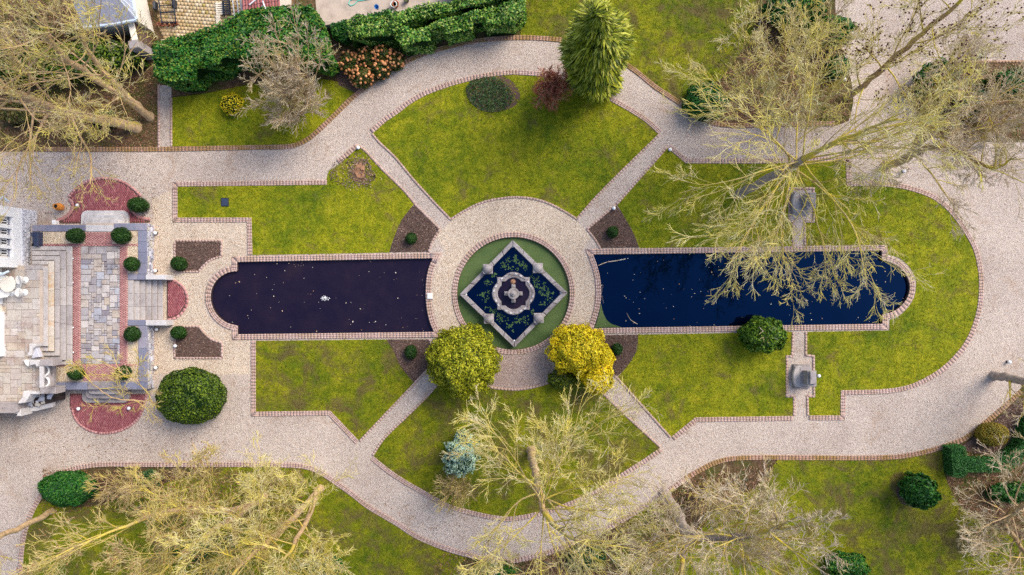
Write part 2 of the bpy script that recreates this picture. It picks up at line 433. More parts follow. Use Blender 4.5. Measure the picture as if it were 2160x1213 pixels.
def brick_field(poly, z, ang, bl, bw, mat, parent, name='paving_bricks', h=.05):
    """running-bond bricks that fill a polygon, one mesh"""
    ca, sa = math.cos(ang), math.sin(ang); R = [(x * ca + y * sa, -x * sa + y * ca) for x, y in poly]
    A = np.array(R); lo, hi = A.min(0), A.max(0); V = []; F = []
    us = np.arange(lo[0] - bl, hi[0] + bl, bl); vs = np.arange(lo[1], hi[1], bw)
    U, Vv = np.meshgrid(us, vs); U = U + (np.arange(len(vs)) % 2)[:, None] * bl / 2
    ok = inside(R, U.ravel() + bl / 2, Vv.ravel() + bw / 2)
    for u, v in zip(U.ravel()[ok], Vv.ravel()[ok]):
        k = len(V); zz = z + random.uniform(-.003, .003)
        q = [(u + .005, v + .005), (u + bl - .005, v + .005), (u + bl - .005, v + bw - .005), (u + .005, v + bw - .005)]
        q = [(x * ca - y * sa, x * sa + y * ca) for x, y in q]
        V += [(x, y, zz - h) for x, y in q] + [(x, y, zz) for x, y in q]
        F += [(k + 4, k + 5, k + 6, k + 7), (k, k + 1, k + 5, k + 4), (k + 1, k + 2, k + 6, k + 5), (k + 2, k + 3, k + 7, k + 6), (k + 3, k, k + 4, k + 7)]
    o = link(name, np_mesh(name, V, F), M[mat], parent); o['kind'] = 'stuff'; return o

# ------------------------------------------------------------------ scattered flat bits (leaves, chips, blades)
def bits(P, N, size, aspect=.6, jit=.5, bend=0.0):
    """one rhombic leaf per point; N = facing direction, jit = how far it is turned at random"""
    n = len(P); N = N + RNG.normal(0, jit, (n, 3)); N /= np.linalg.norm(N, axis=1)[:, None] + 1e-9
    T = np.cross(N, RNG.normal(0, 1, (n, 3))); T /= np.linalg.norm(T, axis=1)[:, None] + 1e-9; B = np.cross(N, T)
    s = (np.asarray(size) * RNG.uniform(.6, 1.3, n))[:, None]
    V = np.stack([P - T * s, P - B * s * aspect + N * s * bend, P + T * s, P + B * s * aspect + N * s * bend], 1).reshape(-1, 3)
    F = np.arange(4 * n).reshape(-1, 4)
    return V, F

def grass_blades(name, poly, dens, mat, parent, z=.03, holes=()):
    X, Y = scatter(poly, dens, holes); n = len(X); k = 4
    az = RNG.uniform(0, 2 * np.pi, (n, k)); ln = RNG.uniform(.05, .11, (n, k)); up = RNG.uniform(.25, .8, (n, k))
    bx = X[:, None] + RNG.normal(0, .03, (n, k)); by = Y[:, None] + RNG.normal(0, .03, (n, k)); w = .016
    dx, dy = np.cos(az), np.sin(az); zz = np.full((n, k), z)
    A = np.stack([bx - dy * w, by + dx * w, zz], -1); B = np.stack([bx + dy * w, by - dx * w, zz], -1)
    T = np.stack([bx + dx * ln, by + dy * ln, zz + ln * up], -1)
    V = np.stack([A, B, T], 2).reshape(-1, 3); F = np.arange(len(V)).reshape(-1, 3)
    o = link(name, np_mesh(name, V, F), M[mat], parent); o['kind'] = 'stuff'; return o

def litter(name, poly, dens, size, mat, parent, z, holes=(), tilt=.25):
    X, Y = scatter(poly, dens, holes); P = np.stack([X, Y, np.full(len(X), z) + RNG.uniform(0, .02, len(X))], 1)
    N = np.tile([0., 0., 1.], (len(P), 1)); V, F = bits(P, N, np.full(len(P), size), .45, tilt)
    o = link(name, np_mesh(name, V, F), M[mat], parent); o['kind'] = 'stuff'; return o

# ================================================================== the ground
CX, CY = 1083.0, 619.0
def arc(cx, cy, r, a0, a1, n=24):
    return [(cx + r * math.cos(math.radians(a0 + (a1 - a0) * i / n)), cy + r * math.sin(math.radians(a0 + (a1 - a0) * i / n))) for i in range(n + 1)]

pool_l = [(501, 553), (913, 545)] + [(906, 560), (900, 585), (898, 617), (900, 650), (906, 678), (915, 700)] + [(502, 705), (502, 687)] + \
         [(480, 681), (462, 668), (450, 650), (445, 628), (449, 606), (461, 588), (480, 576), (501, 572)]
pool_r = [(1251, 537), (1859, 529), (1859, 549)] + [(1881, 555), (1900, 568), (1913, 586), (1918, 606), (1913, 627), (1900, 645), (1881, 658), (1860, 663)] + \
         [(1860, 683), (1252, 692)] + [(1260, 668), (1266, 643), (1268, 617), (1266, 588), (1260, 562)]
PL = curve(W2(pool_l), True, .2); PR = curve(W2(pool_r), True, .2)
PF = [W(CX + 118.5 * math.cos(t), CY + 118.5 * math.sin(t))[:2] for t in np.linspace(0, 2 * math.pi, 112, endpoint=False)]
big = [(-200, -200), (200, -200), (200, 200), (-200, 200)]
ground = sheet('ground', [big, PL, PR, PF], 0.0, M['soil'])

outer_top = [(-400, 322), (0, 320), (87, 320), (333, 320), (540, 316), (600, 315), (625, 311), (655, 296), (685, 270), (713, 243), (750, 207), (792, 177), (843, 143),
             (892, 120), (942, 105), (1006, 91), (1080, 85), (1123, 85), (1190, 91), (1260, 111), (1305, 133), (1340, 156), (1378, 187), (1410, 208), (1436, 225),
             (1453, 241), (1478, 256), (1505, 265), (1546, 270), (1600, 269), (1673, 267), (1760, 266)]
outer_bot = [(2150, 822), (2117, 852), (2083, 881), (2033, 920), (2000, 933), (1952, 948), (1886, 959), (1786, 961), (1620, 960), (1546, 962), (1510, 970), (1476, 986), (1442, 1006),
             (1409, 1030), (1369, 1056), (1326, 1083), (1276, 1112), (1226, 1132), (1160, 1159), (1080, 1178), (1023, 1172), (975, 1162), (942, 1152), (908, 1139), (876, 1124),
             (843, 1102), (809, 1082), (776, 1062), (743, 1036), (709, 1012), (683, 995), (655, 982), (623, 977), (540, 975), (466, 975), (300, 975), (213, 975), (150, 985),
             (105, 1010), (78, 1050), (58, 1091), (44, 1141), (38, 1208), (38, 1400)]
gravel_px = outer_top + [(1790, 255), (1800, 215), (1795, 170), (1780, 120), (1765, 60), (1760, -80), (1760, -500), (2700, -500), (2700, 700), (2300, 760), (2170, 800)] + outer_bot + [(-400, 1400)]
drive = sheet('gravel_drive', [curve(W2(gravel_px), True, .5), PL, PR, PF], .012, M['gravel'])
ringo = []
for t_ in range(0, 360, 4):
    ringo.append((CX + (171 if abs((t_ + 90) % 180 - 90) < 34 else 202) * math.cos(math.radians(t_)), CY + (171 if abs((t_ + 90) % 180 - 90) < 34 else 202) * math.sin(math.radians(t_))))
sheet('gravel_circle', [W2(ringo), PF], .017, M['gravel_beige'])
sheet('gravel_forecourt', [W2([(322, 420), (362, 400), (364, 466), (520, 468), (520, 541), (488, 542), (488, 560), (470, 564), (450, 576), (436, 595), (430, 628), (436, 660), (450, 680), (470, 693), (488, 697), (488, 717), (527, 718), (527, 790), (322, 790)])], .017, M['gravel_beige'])
sheet('gravel_patch', [W2(arc(CX, CY, 131, 62, 118, 14) + arc(CX, CY, 202, 118, 62, 14))], .022, M['gravel_damp_shade'])  # ring path between two trees: damp and missing sun put into the gravel colour
# outer brick edges (bricks lie outside the gravel)
edging(drive, outer_top[2:18], 3, .1, False, 'brick_moss', right=False)
edging(drive, outer_top[17:], 3, .1, False, 'brick_moss', right=False)
edging(drive, outer_bot[:13], 3, .1, False, 'brick_moss', right=False)
edging(drive, outer_bot[12:-1], 3, .1, False, 'brick_pink', right=False)

# lawns: (rows of bricks, points) per side, clockwise in the picture or not
LAWNS = {}
def lawn(key, runs, mat='turf', bl='blades', dens=62, row_w=.1, holes=(), brick='brick_pink', corner=33):
    pts = []; 
    for _, p in runs: pts += p[:-1]
    w = W2(pts); poly = curve(w, True, .35, corner); orient = area(w) > 0
    o = sheet('lawn', [poly] + list(holes), .03, M[mat])
    chains = []
    for r, p in runs:
        if chains and chains[-1][0] == r: chains[-1][1] += p[1:]
        else: chains.append([r, list(p)])
    for r, p in chains:
        if r: edging(o, p, r, row_w if r > 1 else .14, False, brick, right=orient, corner=corner)
    grass_blades('grass', poly, dens, bl, o, holes=holes); LAWNS[key] = (o, poly)
    return o

arc_in = lambda a0, a1: arc(CX, CY, 205, a0, a1, 16)
lawn('nw', [(3, [(690, 390), (375, 394), (375, 459), (531, 459), (533, 538)]), (0, [(533, 538), (821, 533)]), (0, [(821, 533), (830, 504), (846, 467), (860, 447), (873, 431)]),
            (1, [(873, 431), (850, 403), (806, 360), (770, 321), (757, 311)]), (3, [(757, 311), (716, 346)]), (0, [(716, 346), (694, 360), (689, 378), (690, 390)])])
lawn('n', [(3, [(787, 281), (816, 256), (840, 240), (866, 220), (900, 201), (940, 186), (973, 176), (1006, 168), (1040, 162), (1080, 158), (1100, 159), (1133, 161), (1180, 167), (1240, 188), (1295, 218), (1330, 238), (1363, 260), (1388, 283)]),
           (1, [(1388, 283), (1267, 402), (1216, 459)]), (1, [(1216, 459), (1197, 447), (1163, 429), (1130, 418), (1097, 414), (1080, 414), (1040, 419), (1006, 429), (973, 446), (951, 460)]),
           (1, [(951, 460), (926, 434), (900, 406), (873, 376), (833, 328), (803, 300), (787, 281)])])
mon_path_px = [(1668, 436), (1698, 436), (1700, 514), (1668, 514)]
lawn('e', [(1, [(1302, 433), (1408, 313)]), (3, [(1408, 313), (1446, 345), (1620, 345), (1783, 340), (1785, 393), (1850, 393), (1900, 398), (1940, 409), (1966, 420), (1993, 440), (2016, 467), (2038, 500), (2053, 530), (2061, 564),
            (2064, 600), (2060, 650), (2046, 697), (2025, 734), (1986, 774), (1940, 802), (1903, 815), (1853, 821), (1773, 823), (1772, 876), (1706, 876)]),
           (1, [(1706, 876), (1705, 838), (1719, 838), (1718, 749), (1702, 747), (1702, 700)]), (0, [(1702, 700), (1876, 697), (1876, 675), (1896, 667), (1916, 647), (1928, 627), (1932, 604), (1930, 584), (1916, 561), (1896, 544), (1873, 537), (1871, 516), (1700, 518)]),
           (1, [(1700, 518), (1699, 470), (1718, 470), (1718, 395), (1662, 395), (1662, 470), (1670, 470), (1670, 519)]),
           (0, [(1670, 519), (1348, 523)]), (0, [(1348, 523), (1340, 501), (1327, 474), (1313, 451), (1302, 433)])])
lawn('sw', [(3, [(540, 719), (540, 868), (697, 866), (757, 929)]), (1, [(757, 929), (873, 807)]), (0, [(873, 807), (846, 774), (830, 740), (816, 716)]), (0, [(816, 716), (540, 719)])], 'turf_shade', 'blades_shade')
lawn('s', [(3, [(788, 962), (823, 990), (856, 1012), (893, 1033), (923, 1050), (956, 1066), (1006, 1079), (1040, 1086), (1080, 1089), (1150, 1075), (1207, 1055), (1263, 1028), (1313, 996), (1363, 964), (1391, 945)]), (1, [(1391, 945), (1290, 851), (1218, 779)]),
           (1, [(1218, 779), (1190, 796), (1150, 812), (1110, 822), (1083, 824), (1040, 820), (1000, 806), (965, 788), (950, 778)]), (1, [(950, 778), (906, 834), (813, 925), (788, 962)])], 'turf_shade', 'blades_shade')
lawn('se', [(1, [(1303, 795), (1416, 921)]), (3, [(1416, 921), (1466, 880), (1672, 877)]), (1, [(1672, 877), (1672, 838), (1657, 838), (1657, 749), (1668, 749), (1670, 700)]), (0, [(1670, 700), (1346, 706)]), (0, [(1346, 706), (1343, 737), (1327, 767), (1303, 795)])])
# lawns outside the drive
lawn('nnw', [(1, [(364, 309), (364, 206)]), (0, [(364, 206), (430, 198), (520, 180), (640, 165), (720, 175), (748, 198)]), (0, [(748, 198), (710, 233), (682, 261), (650, 287), (622, 302), (600, 306), (540, 307), (364, 309)])])
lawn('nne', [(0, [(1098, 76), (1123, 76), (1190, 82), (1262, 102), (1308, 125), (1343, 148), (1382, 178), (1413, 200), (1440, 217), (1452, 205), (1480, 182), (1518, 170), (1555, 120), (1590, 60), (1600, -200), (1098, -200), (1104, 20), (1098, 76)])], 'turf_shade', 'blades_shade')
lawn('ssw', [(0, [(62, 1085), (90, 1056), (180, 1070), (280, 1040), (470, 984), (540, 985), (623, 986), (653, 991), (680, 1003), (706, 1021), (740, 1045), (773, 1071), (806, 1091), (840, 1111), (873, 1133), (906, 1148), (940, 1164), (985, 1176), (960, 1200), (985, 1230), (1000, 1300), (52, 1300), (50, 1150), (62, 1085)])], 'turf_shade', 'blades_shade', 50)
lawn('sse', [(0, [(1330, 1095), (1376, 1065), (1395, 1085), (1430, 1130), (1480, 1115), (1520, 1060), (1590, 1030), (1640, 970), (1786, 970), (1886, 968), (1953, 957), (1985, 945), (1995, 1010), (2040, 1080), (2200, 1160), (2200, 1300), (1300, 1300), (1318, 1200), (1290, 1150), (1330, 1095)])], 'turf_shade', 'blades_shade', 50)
# garden path between hedge and lawn at the top left
strip = sheet('side_path', [W2([(333, 180), (362, 180), (362, 318), (333, 318)])], .02, M['gravel'])
edging(strip, [(333, 313), (333, 178)], 1, .14, False, 'brick_pink', right=True)

# ---- mulch beds
def bed(px, rows=0, edge=None, dens=240):
    poly = curve(W2(px), True, .25); o = sheet('mulch_bed', [poly], .034, M['mulch'])
    litter('bark_chips', poly, dens, .05, 'chip', o, .045, tilt=.5)
    if edge: edging(o, edge, 1, .13, False, 'brick_pink', right=area(W2(px)) > 0)
    return o
bed([(821, 532), (830, 504), (846, 467), (860, 447), (873, 432), (925, 484), (911, 507), (902, 531)], edge=[(873, 432), (925, 484), (911, 507), (902, 531)])
bed([(1300, 434), (1313, 451), (1327, 474), (1340, 501), (1348, 522), (1268, 523), (1257, 504), (1241, 484)], edge=[(1268, 523), (1257, 504), (1241, 484), (1300, 434)])
bed([(816, 716), (830, 740), (846, 774), (873, 806), (925, 752), (911, 733), (903, 716)], edge=[(873, 806), (925, 752), (911, 733), (903, 716)])
bed([(1346, 706), (1343, 737), (1327, 767), (1302, 794), (1241, 750), (1256, 730), (1266, 707)], edge=[(1302, 794), (1241, 750), (1256, 730), (1266, 707)])
b1 = [(371, 510), (465, 510), (465, 539), (443, 547), (426, 561), (418, 571), (371, 571)]
b2 = [(371, 691), (418, 691), (430, 705), (446, 718), (466, 725), (466, 753), (371, 753)]
bed(b1, edge=b1 + [b1[0]]); bed(b2, edge=b2 + [b2[0]])
bed([(1888, 1037), (1895, 1015), (1912, 1004), (1935, 1004), (1955, 1015), (1960, 1040), (1950, 1062), (1925, 1070), (1900, 1062)])
bed([(2020, 945), (2050, 925), (2095, 890), (2140, 850), (2180, 830), (2180, 950), (2100, 960), (2030, 950)])
bed([(700, 120), (745, 110), (850, 140), (790, 168), (748, 196), (715, 180)], dens=150)
# right-hand planting island on the gravel
isle_px = [(1945, 285), (1938, 220), (1950, 160), (1985, 135), (2040, 133), (2300, 133), (2300, 300), (2100, 300), (2010, 296)]
isle = sheet('planting_bed', [curve(W2(isle_px), True, .4)], .03, M['soil'])
edging(isle, [(1945, 285), (1938, 220), (1950, 160), (1985, 135), (2040, 133), (2300, 133)], 1, .14, False, 'brick_moss', right=False)
litter('leaf_litter', W2(isle_px), 40, .06, 'dry_leaf', isle, .045)
# leaf litter on the bare soil
LIT = [[(0, -20), (330, -20), (330, 312), (0, 312)], [(1500, 60), (1780, 20), (1795, 250), (1560, 256), (1450, 235), (1500, 180)], [(90, 990), (640, 992), (640, 1080), (90, 1080)],
       [(1370, 1070), (1480, 1000), (1640, 975), (1600, 1060), (1400, 1200)], [(1980, 960), (2180, 900), (2180, 1230), (2060, 1230)], [(690, 60), (760, 60), (800, 110), (700, 130)],
       [(930, 1165), (1080, 1190), (1240, 1145), (1340, 1100), (1420, 1110), (1400, 1235), (900, 1235)], [(380, 1010), (560, 1040), (620, 1120), (450, 1150), (300, 1080)]]
for i, p in enumerate(LIT): litter('leaf_litter', W2(p), 90 if i != 7 else 14, .055, 'dry_leaf', ground, .012 if i not in (2, 3, 6, 7) else .045); litter('ground_plants', W2(p), 14, .08, 'scrub', ground, .05, tilt=.8)

for q, d_ in (([(0, 330), (330, 330), (330, 470), (120, 470), (80, 440), (0, 420)], 9), ([(60, 900), (480, 900), (480, 972), (60, 972)], 7), ([(800, 1040), (1060, 1110), (1060, 1165), (880, 1110), (780, 1050)], 9), ([(1500, 275), (2150, 275), (2150, 400), (1930, 380), (1500, 335)], 3), ([(1800, 0), (2160, 0), (2160, 130), (1950, 150), (1930, 250), (1805, 250)], 3)):
    litter('fallen_leaves', W2(q), d_, .05, 'dry_leaf', drive, .03)
# ================================================================== pools
def pool(name, outline, chain_px, wmat, label):
    o = sheet(name, [outline], -.16, M[wmat])
    ow = ccw(outline); n = len(ow)
    V = [(x, y, .05) for x, y in ow] + [(x, y, -.9) for x, y in ow]
    F = [(i, n + i, n + (i + 1) % n, (i + 1) % n) for i in range(n)]
    link('basin_wall', np_mesh('basin_wall', V, F), M['basin_wall'], o)
    return o
water_l = pool('pool_water', PL, pool_l, 'water_brown', '')
water_r = pool('pool_water', PR, pool_r, 'water_blue', '')
edging(water_l, pool_l, 3, .115, True, 'brick_pink', z=.06, right=area(W2(pool_l)) > 0, name='brick_coping')
edging(water_r, pool_r, 3, .115, True, 'brick_pink', z=.06, right=area(W2(pool_r)) > 0, name='brick_coping')
for wtr, P in ((water_l, PL), (water_r, PR)):
    X, Y = scatter(P, 1.3); pts = np.stack([X, Y, np.full(len(X), -.15)], 1)
    V, F = bits(pts, np.tile([0., 0., 1.], (len(pts), 1)), RNG.uniform(.012, .05, len(pts)) , .6, .08)
    o = link('floating_leaves', np_mesh('floating_leaves', V, F), M['pale_leaf'], wtr); o['kind'] = 'stuff'
# duckweed drift in the corner of the right pool
dk = curve(W2([(1262, 668), (1268, 640), (1271, 655), (1278, 672), (1288, 682), (1304, 688), (1312, 690.5), (1254, 691)], -.155), True, .1)
o = sheet('duckweed', [dk], -.15, M['duckweed_mat'], 'stuff', water_r)
# scum lines
for pts in ([(1262, 560), (1280, 553), (1300, 550), (1320, 546)], [(1272, 600), (1270, 620), (1273, 640)], [(1322, 660), (1330, 674), (1345, 684)]):
    c = curve(W2(pts, -.15), False, .12); mb = MB()
    for a, b_ in zip(c[:-1], c[1:]):
        w = random.uniform(.012, .03); mb.add([(a[0], a[1] - w, -.148), (b_[0], b_[1] - w, -.148), (b_[0], b_[1] + w, -.148), (a[0], a[1] + w, -.148)], [(0, 1, 2, 3)])
    o = mb.build('floating_scum', M['pale_leaf'], water_r); o['kind'] = 'stuff'

# ---- round pond with the diamond basin
pond = sheet('pond_water', [PF], -.16, M['duckweed_mat'])
V = [(x, y, .05) for x, y in ccw(PF)] + [(x, y, -.9) for x, y in ccw(PF)]; n = len(PF)
link('basin_wall', np_mesh('basin_wall', V, [(i, n + i, n + (i + 1) % n, (i + 1) % n) for i in range(n)]), M['basin_wall'], pond)
ring_px = [(CX + 118.5 * math.cos(t), CY + 118.5 * math.sin(t)) for t in np.linspace(0, 2 * math.pi, 112, endpoint=False)]
edging(pond, ring_px, 3, .11, True, 'brick_pink', z=.06, right=area(W2(ring_px)) > 0, name='brick_coping')

dia = empty('fountain', W(CX, CY), 'stone fountain with diamond basin, four corner piers and quatrefoil bowl in round pond', 'fountain')
def P_(px, py, z=0):     # local to the fountain
    x, y, _ = W(px, py, z); bx, by, _ = W(CX, CY); return (x - bx, y - by)
zt = .38
outd = [P_(*p, zt) for p in ((1081.5, 506), (1197.5, 618), (1085, 733.5), (969, 621))]
outd = ccw(outd); ind = offset(outd, -.27, True); mid = offset(outd, -.02, True)
for i in range(4):
    j = (i + 1) % 4
    MB().prism([mid[i], mid[j], ind[j], ind[i]], -.6, zt - .1, 0).build('basin_wall', M['old_stone'], dia)
    for a in range(5):           # coping stones
        t0, t1 = a / 5 + .004, (a + 1) / 5 - .004
        L = lambda p, q, t: (p[0] + (q[0] - p[0]) * t, p[1] + (q[1] - p[1]) * t)
        MB().prism([L(outd[i], outd[j], t0), L(outd[i], outd[j], t1), L(ind[i], ind[j], t1), L(ind[i], ind[j], t0)], zt - .1, zt + random.uniform(-.006, .006), .025).build('coping_stone', M['old_stone'], dia)
wt = sheet('basin_water', [offset(outd, -.2, True)], .12, M['water_blue'], None, dia)
ang0 = math.atan2(outd[1][1] - outd[0][1], outd[1][0] - outd[0][0])
for px, py in ((1029, 567.5), (1134.7, 565.5), (1031, 672.5), (1136.5, 671)):
    x, y = P_(px, py, .75); mb = MB()
    mb.box((x, y, .1), (.5, .5, 1.1), 0, .03)
    pr = mb.build('pier', M['old_stone'], dia)
    c = MB(); c.box((x, y, .70), (.62, .62, .1), 0, .04); c.build('cap', M['old_stone'], pr)
    MB().lathe([(.26, .75), (.28, .79), (.2, .84), (.15, .88), (.08, .92), (.02, .93)], (x, y, 0), 16).build('finial', M['old_stone'], pr, True)
# quatrefoil
def quat(sc, n=96):
    o = []
    for i in range(n):
        t = 2 * math.pi * i / n; dx, dy = math.cos(t), math.sin(t); best = 0
        for cx, cy in ((16, 0), (-16, 0), (0, 16), (0, -16)):
            bq = cx * dx + cy * dy; disc = bq * bq - (cx * cx + cy * cy - 27.5 ** 2)
            if disc > 0: best = max(best, bq + math.sqrt(disc))
        sq = 33 / max(abs(dx), abs(dy)); best = max(best, sq if max(abs(dx), abs(dy)) < .84 else 0)
        o.append((best * sc * S * 1.03 * dx, best * sc * S * 1.03 * dy))
    return o
def ring_part(name, prof, mat, parent, smooth=False):
    V = []; F = []; n = 96
    for sc, z in prof: V += [(x, y, z) for x, y in quat(sc)]
    for k in range(len(prof) - 1):
        for i in range(n):
            j = (i + 1) % n; F.append((k * n + i, k * n + j, (k + 1) * n + j, (k + 1) * n + i))
    return link(name, np_mesh(name, V, F, smooth), M[mat], parent)
bowl = ring_part('bowl', [(.9, -.5), (.9, .2), (1.0, .42), (1.0, .5), (.97, .53), (.86, .53), (.84, .50), (.80, .52), (.75, .50), (.73, .44), (.73, .2)], 'old_stone', dia)
for k in range(24):              # carved blocks round the bowl rim
    t_ = 2 * math.pi * (k + .5) / 24; q_ = quat(.92)[int(round((k + .5) * 4)) % 96]
    MB().box((q_[0], q_[1], .545), (.10, .17, .05), t_, .015).build('rim_block', M['pale_stone' if k % 3 else 'dark_stone'], bowl)
sheet('bowl_water', [quat(.74)], .40, M['water_brown'], None, dia)
for k in range(4):
    a = k * math.pi / 2; d = (math.cos(a), math.sin(a))
    pl = MB().box((d[0] * .36, d[1] * .36, .42), (.42 if k % 2 == 0 else .25, .25 if k % 2 == 0 else .42, .5), 0, .03).build('pedestal_arm', M['old_stone'], dia)
    MB().box((d[0] * .45, d[1] * .45, .68), (.13, .13, .05), 0, .01).build('spout', M['dark_stone'], pl)
MB().lathe([(.34, .2), (.34, .62), (.30, .70), (.2, .78), (.2, .9), (.33, 1.0), (.35, 1.06), (.31, 1.07), (.24, 1.02), (.12, 1.02), (.11, 1.15), (.16, 1.2), (.13, 1.22), (.05, 1.22), (.04, 1.3)], (0, 0, 0), 24).build('centre_column', M['dark_stone'], dia, True)
dl = [(W(1074, 604)), ]
mb = MB().lathe([(.02, .4), (.16, .415), (.1, .44), (.02, .46)], (-.02, .75, 0), 8).build('leaf_clump', M['stump_wood'], dia)
# algae mats on the basin water
a_ = RNG.uniform(0, 2 * np.pi, 260); r_ = RNG.uniform(1.5, 2.6, 260)
ctr = np.stack([r_ * np.cos(a_), r_ * np.sin(a_)], 1); keep = [inside(offset(outd, -.5, True), np.array([c[0]]), np.array([c[1]]))[0] and noise.noise((c[0] * 1.1, c[1] * 1.1, 3)) > -.1 for c in ctr]
ctr = ctr[np.array(keep)]
pp = (ctr[:, None, :] + RNG.normal(0, .07, (len(ctr), 5, 2))).reshape(-1, 2)
V, F = bits(np.column_stack([pp, np.full(len(pp), .128)]), np.tile([0., 0., 1.], (len(pp), 1)), np.full(len(pp), .05), .7, .03)
o = link('algae', np_mesh('algae', V, F), M['algae'], dia); o['kind'] = 'stuff'
for (px, py), wh in zip(((1081.5, 520), (983, 621), (1183, 617.5), (1084.5, 719)), ('top', 'left', 'right', 'bottom')):
    x, y, _ = W(px, py, .2); t = empty('spotlight', (x, y, .1), f'small white round spotlight inside the {wh} corner of the diamond basin', 'spotlight', 'fountain spotlights')
    MB().lathe([(.04, -.2), (.04, .06), (.06, .08)], n=10).build('stem', M['black_metal'], t); MB().lathe([(.055, .08), (.07, .12), (.055, .15), (.02, .16)], n=12).build('lens', M['lamp_glass'], t, True)
# water jet and skimmer
t = empty('water_jet', W(683, 629, -.16), 'small splashing jet of water in the middle of the dark left pool', 'water jet')
MB().lathe([(.03, -.3), (.03, .05)], n=8).build('nozzle', M['black_metal'], t)
th = RNG.uniform(0, 2 * np.pi, 90); rr = RNG.uniform(0, .3, 90) ** 1.0
P = np.stack([rr * np.cos(th) + .08, rr * np.sin(th) * .6, .02 + .3 * (1 - rr / .3) * RNG.uniform(.2, 1, 90)], 1); V, F = bits(P, np.tile([0., 0., 1.], (90, 1)), np.full(90, .035), .6, .6)
o = link('spray', np_mesh('spray', V, F), M['lamp_glass'], t); o['kind'] = 'stuff'
t = empty('skimmer_box', W(907, 624.5, .06), 'square white box set into the brick rim between pool and fountain circle', 'box')
MB().box((0, 0, .05), (.33, .36, .1), 0, .02).build('lid', M['white_plastic'], t); MB().box((0, 0, -.02), (.37, .40, .05), 0, .01).build('frame', M['concrete'], t)

# ================================================================== terraces at the house
T1, T2 = .9, 1.7
def slab(name, px, ztop, thick, mat, parent=None, b=.015, kind=None):
    o = MB().prism(W2(px, ztop), ztop - thick, ztop, b).build(name, M[mat], parent)
    if kind: o['kind'] = kind
    return o
def rect(x0, y0, x1, y1): return [(x0, y0), (x1, y0), (x1, y1), (x0, y1)]

lower = slab('lower_terrace', [(66, 474), (180, 474), (180, 471), (308, 471), (308, 590), (270, 590), (270, 675), (308, 675), (308, 822), (60, 822)], T1 - .04, T1 - .04, 'concrete', None, 0, 'structure')
# gravel panels and brick strips on the lower terrace
for q in (rect(84, 489, 179, 514), rect(268, 487, 290, 576), rect(268, 690, 291, 804), rect(113, 773, 176, 804), rect(246, 773, 268, 804), rect(236, 489, 268, 514)):
    sheet('gravel_panel', [W2(q, T1)], T1 - .012, M['gravel_warm'], None, lower)
def bricks_px(px, z, ang, bl, bw, mat, parent):
    return brick_field(W2(px, z), z, ang, bl, bw, mat, parent)
for q, a in ((rect(153.5, 519, 169.5, 768), 0), (rect(253, 519, 268, 768), 0), (rect(82, 514, 290, 519), 0), (rect(113, 768, 290, 773), 0), (rect(180, 489, 236, 514), 0), (rect(176, 773, 246, 803), 0)):
    bricks_px(q, T1, a, .2, .07, 'brick_terrace', lower)
# ashlar flagstones
def flagstones(x0, y0, x1, y1, cell, z, mat, parent, ok=lambda x, y: True, big=4, gap=.012):
    nx, ny = int(round((x1 - x0) / cell)), int(round((y1 - y0) / cell)); cx, cy = (x1 - x0) / nx, (y1 - y0) / ny
    used = [[not ok(x0 + (i + .5) * cx, y0 + (j + .5) * cy) for j in range(ny)] for i in range(nx)]
    for j in range(ny):
        for i in range(nx):
            if used[i][j]: continue
            w, h = random.choice([(2, 2), (3, 2), (2, 3), (3, 3), (big, 3), (big, 2), (1, 2), (2, 1), (2, 2), (1, 1), (3, 1)])
            while w > 1 and (i + w > nx or any(used[i + k][j] for k in range(w))): w -= 1
            while h > 1 and (j + h > ny or any(used[i + k][j + l] for k in range(w) for l in range(h))): h -= 1
            for k in range(w):
                for l in range(h): used[i + k][j + l] = True
            q = W2(rect(x0 + i * cx, y0 + j * cy, x0 + (i + w) * cx, y0 + (j + h) * cy), z)
            q = offset(ccw(q), -gap, True); q = [(x + random.uniform(-.008, .008), y + random.uniform(-.008, .008)) for x, y in q]
            MB().prism(q, z - .05, z + random.uniform(-.006, .008), .012).build('flagstone', M[mat], parent)
flagstones(170, 519.5, 252.5, 767.5, 5.4, T1 + .004, 'flag', lower)
sheet('joint_bed', [W2(rect(169.5, 519, 253, 768), T1)], T1 - .03, M['mulch'], None, lower)
# bluestone coping
def coping(x0, y0, x1, y1, n, mat='bluestone', z=T1 + .02):
    for k in range(n):
        if x1 - x0 > y1 - y0: q = rect(x0 + (x1 - x0) * k / n + .15, y0, x0 + (x1 - x0) * (k + 1) / n - .15, y1)
        else: q = rect(x0, y0 + (y1 - y0) * k / n + .15, x1, y0 + (y1 - y0) * (k + 1) / n - .15)
        slab('coping_slab', q, z, .09, mat, lower, .012)
coping(68, 474.5, 180, 488, 4); coping(240, 471, 309, 486, 3); coping(291, 486.4, 309, 578, 4); coping(269, 578.4, 308, 590, 2)
coping(269, 675, 308, 687, 2); coping(291.5, 687.4, 310, 806, 5); coping(245, 806.4, 310, 821, 3); coping(115, 806.4, 184, 822, 3)
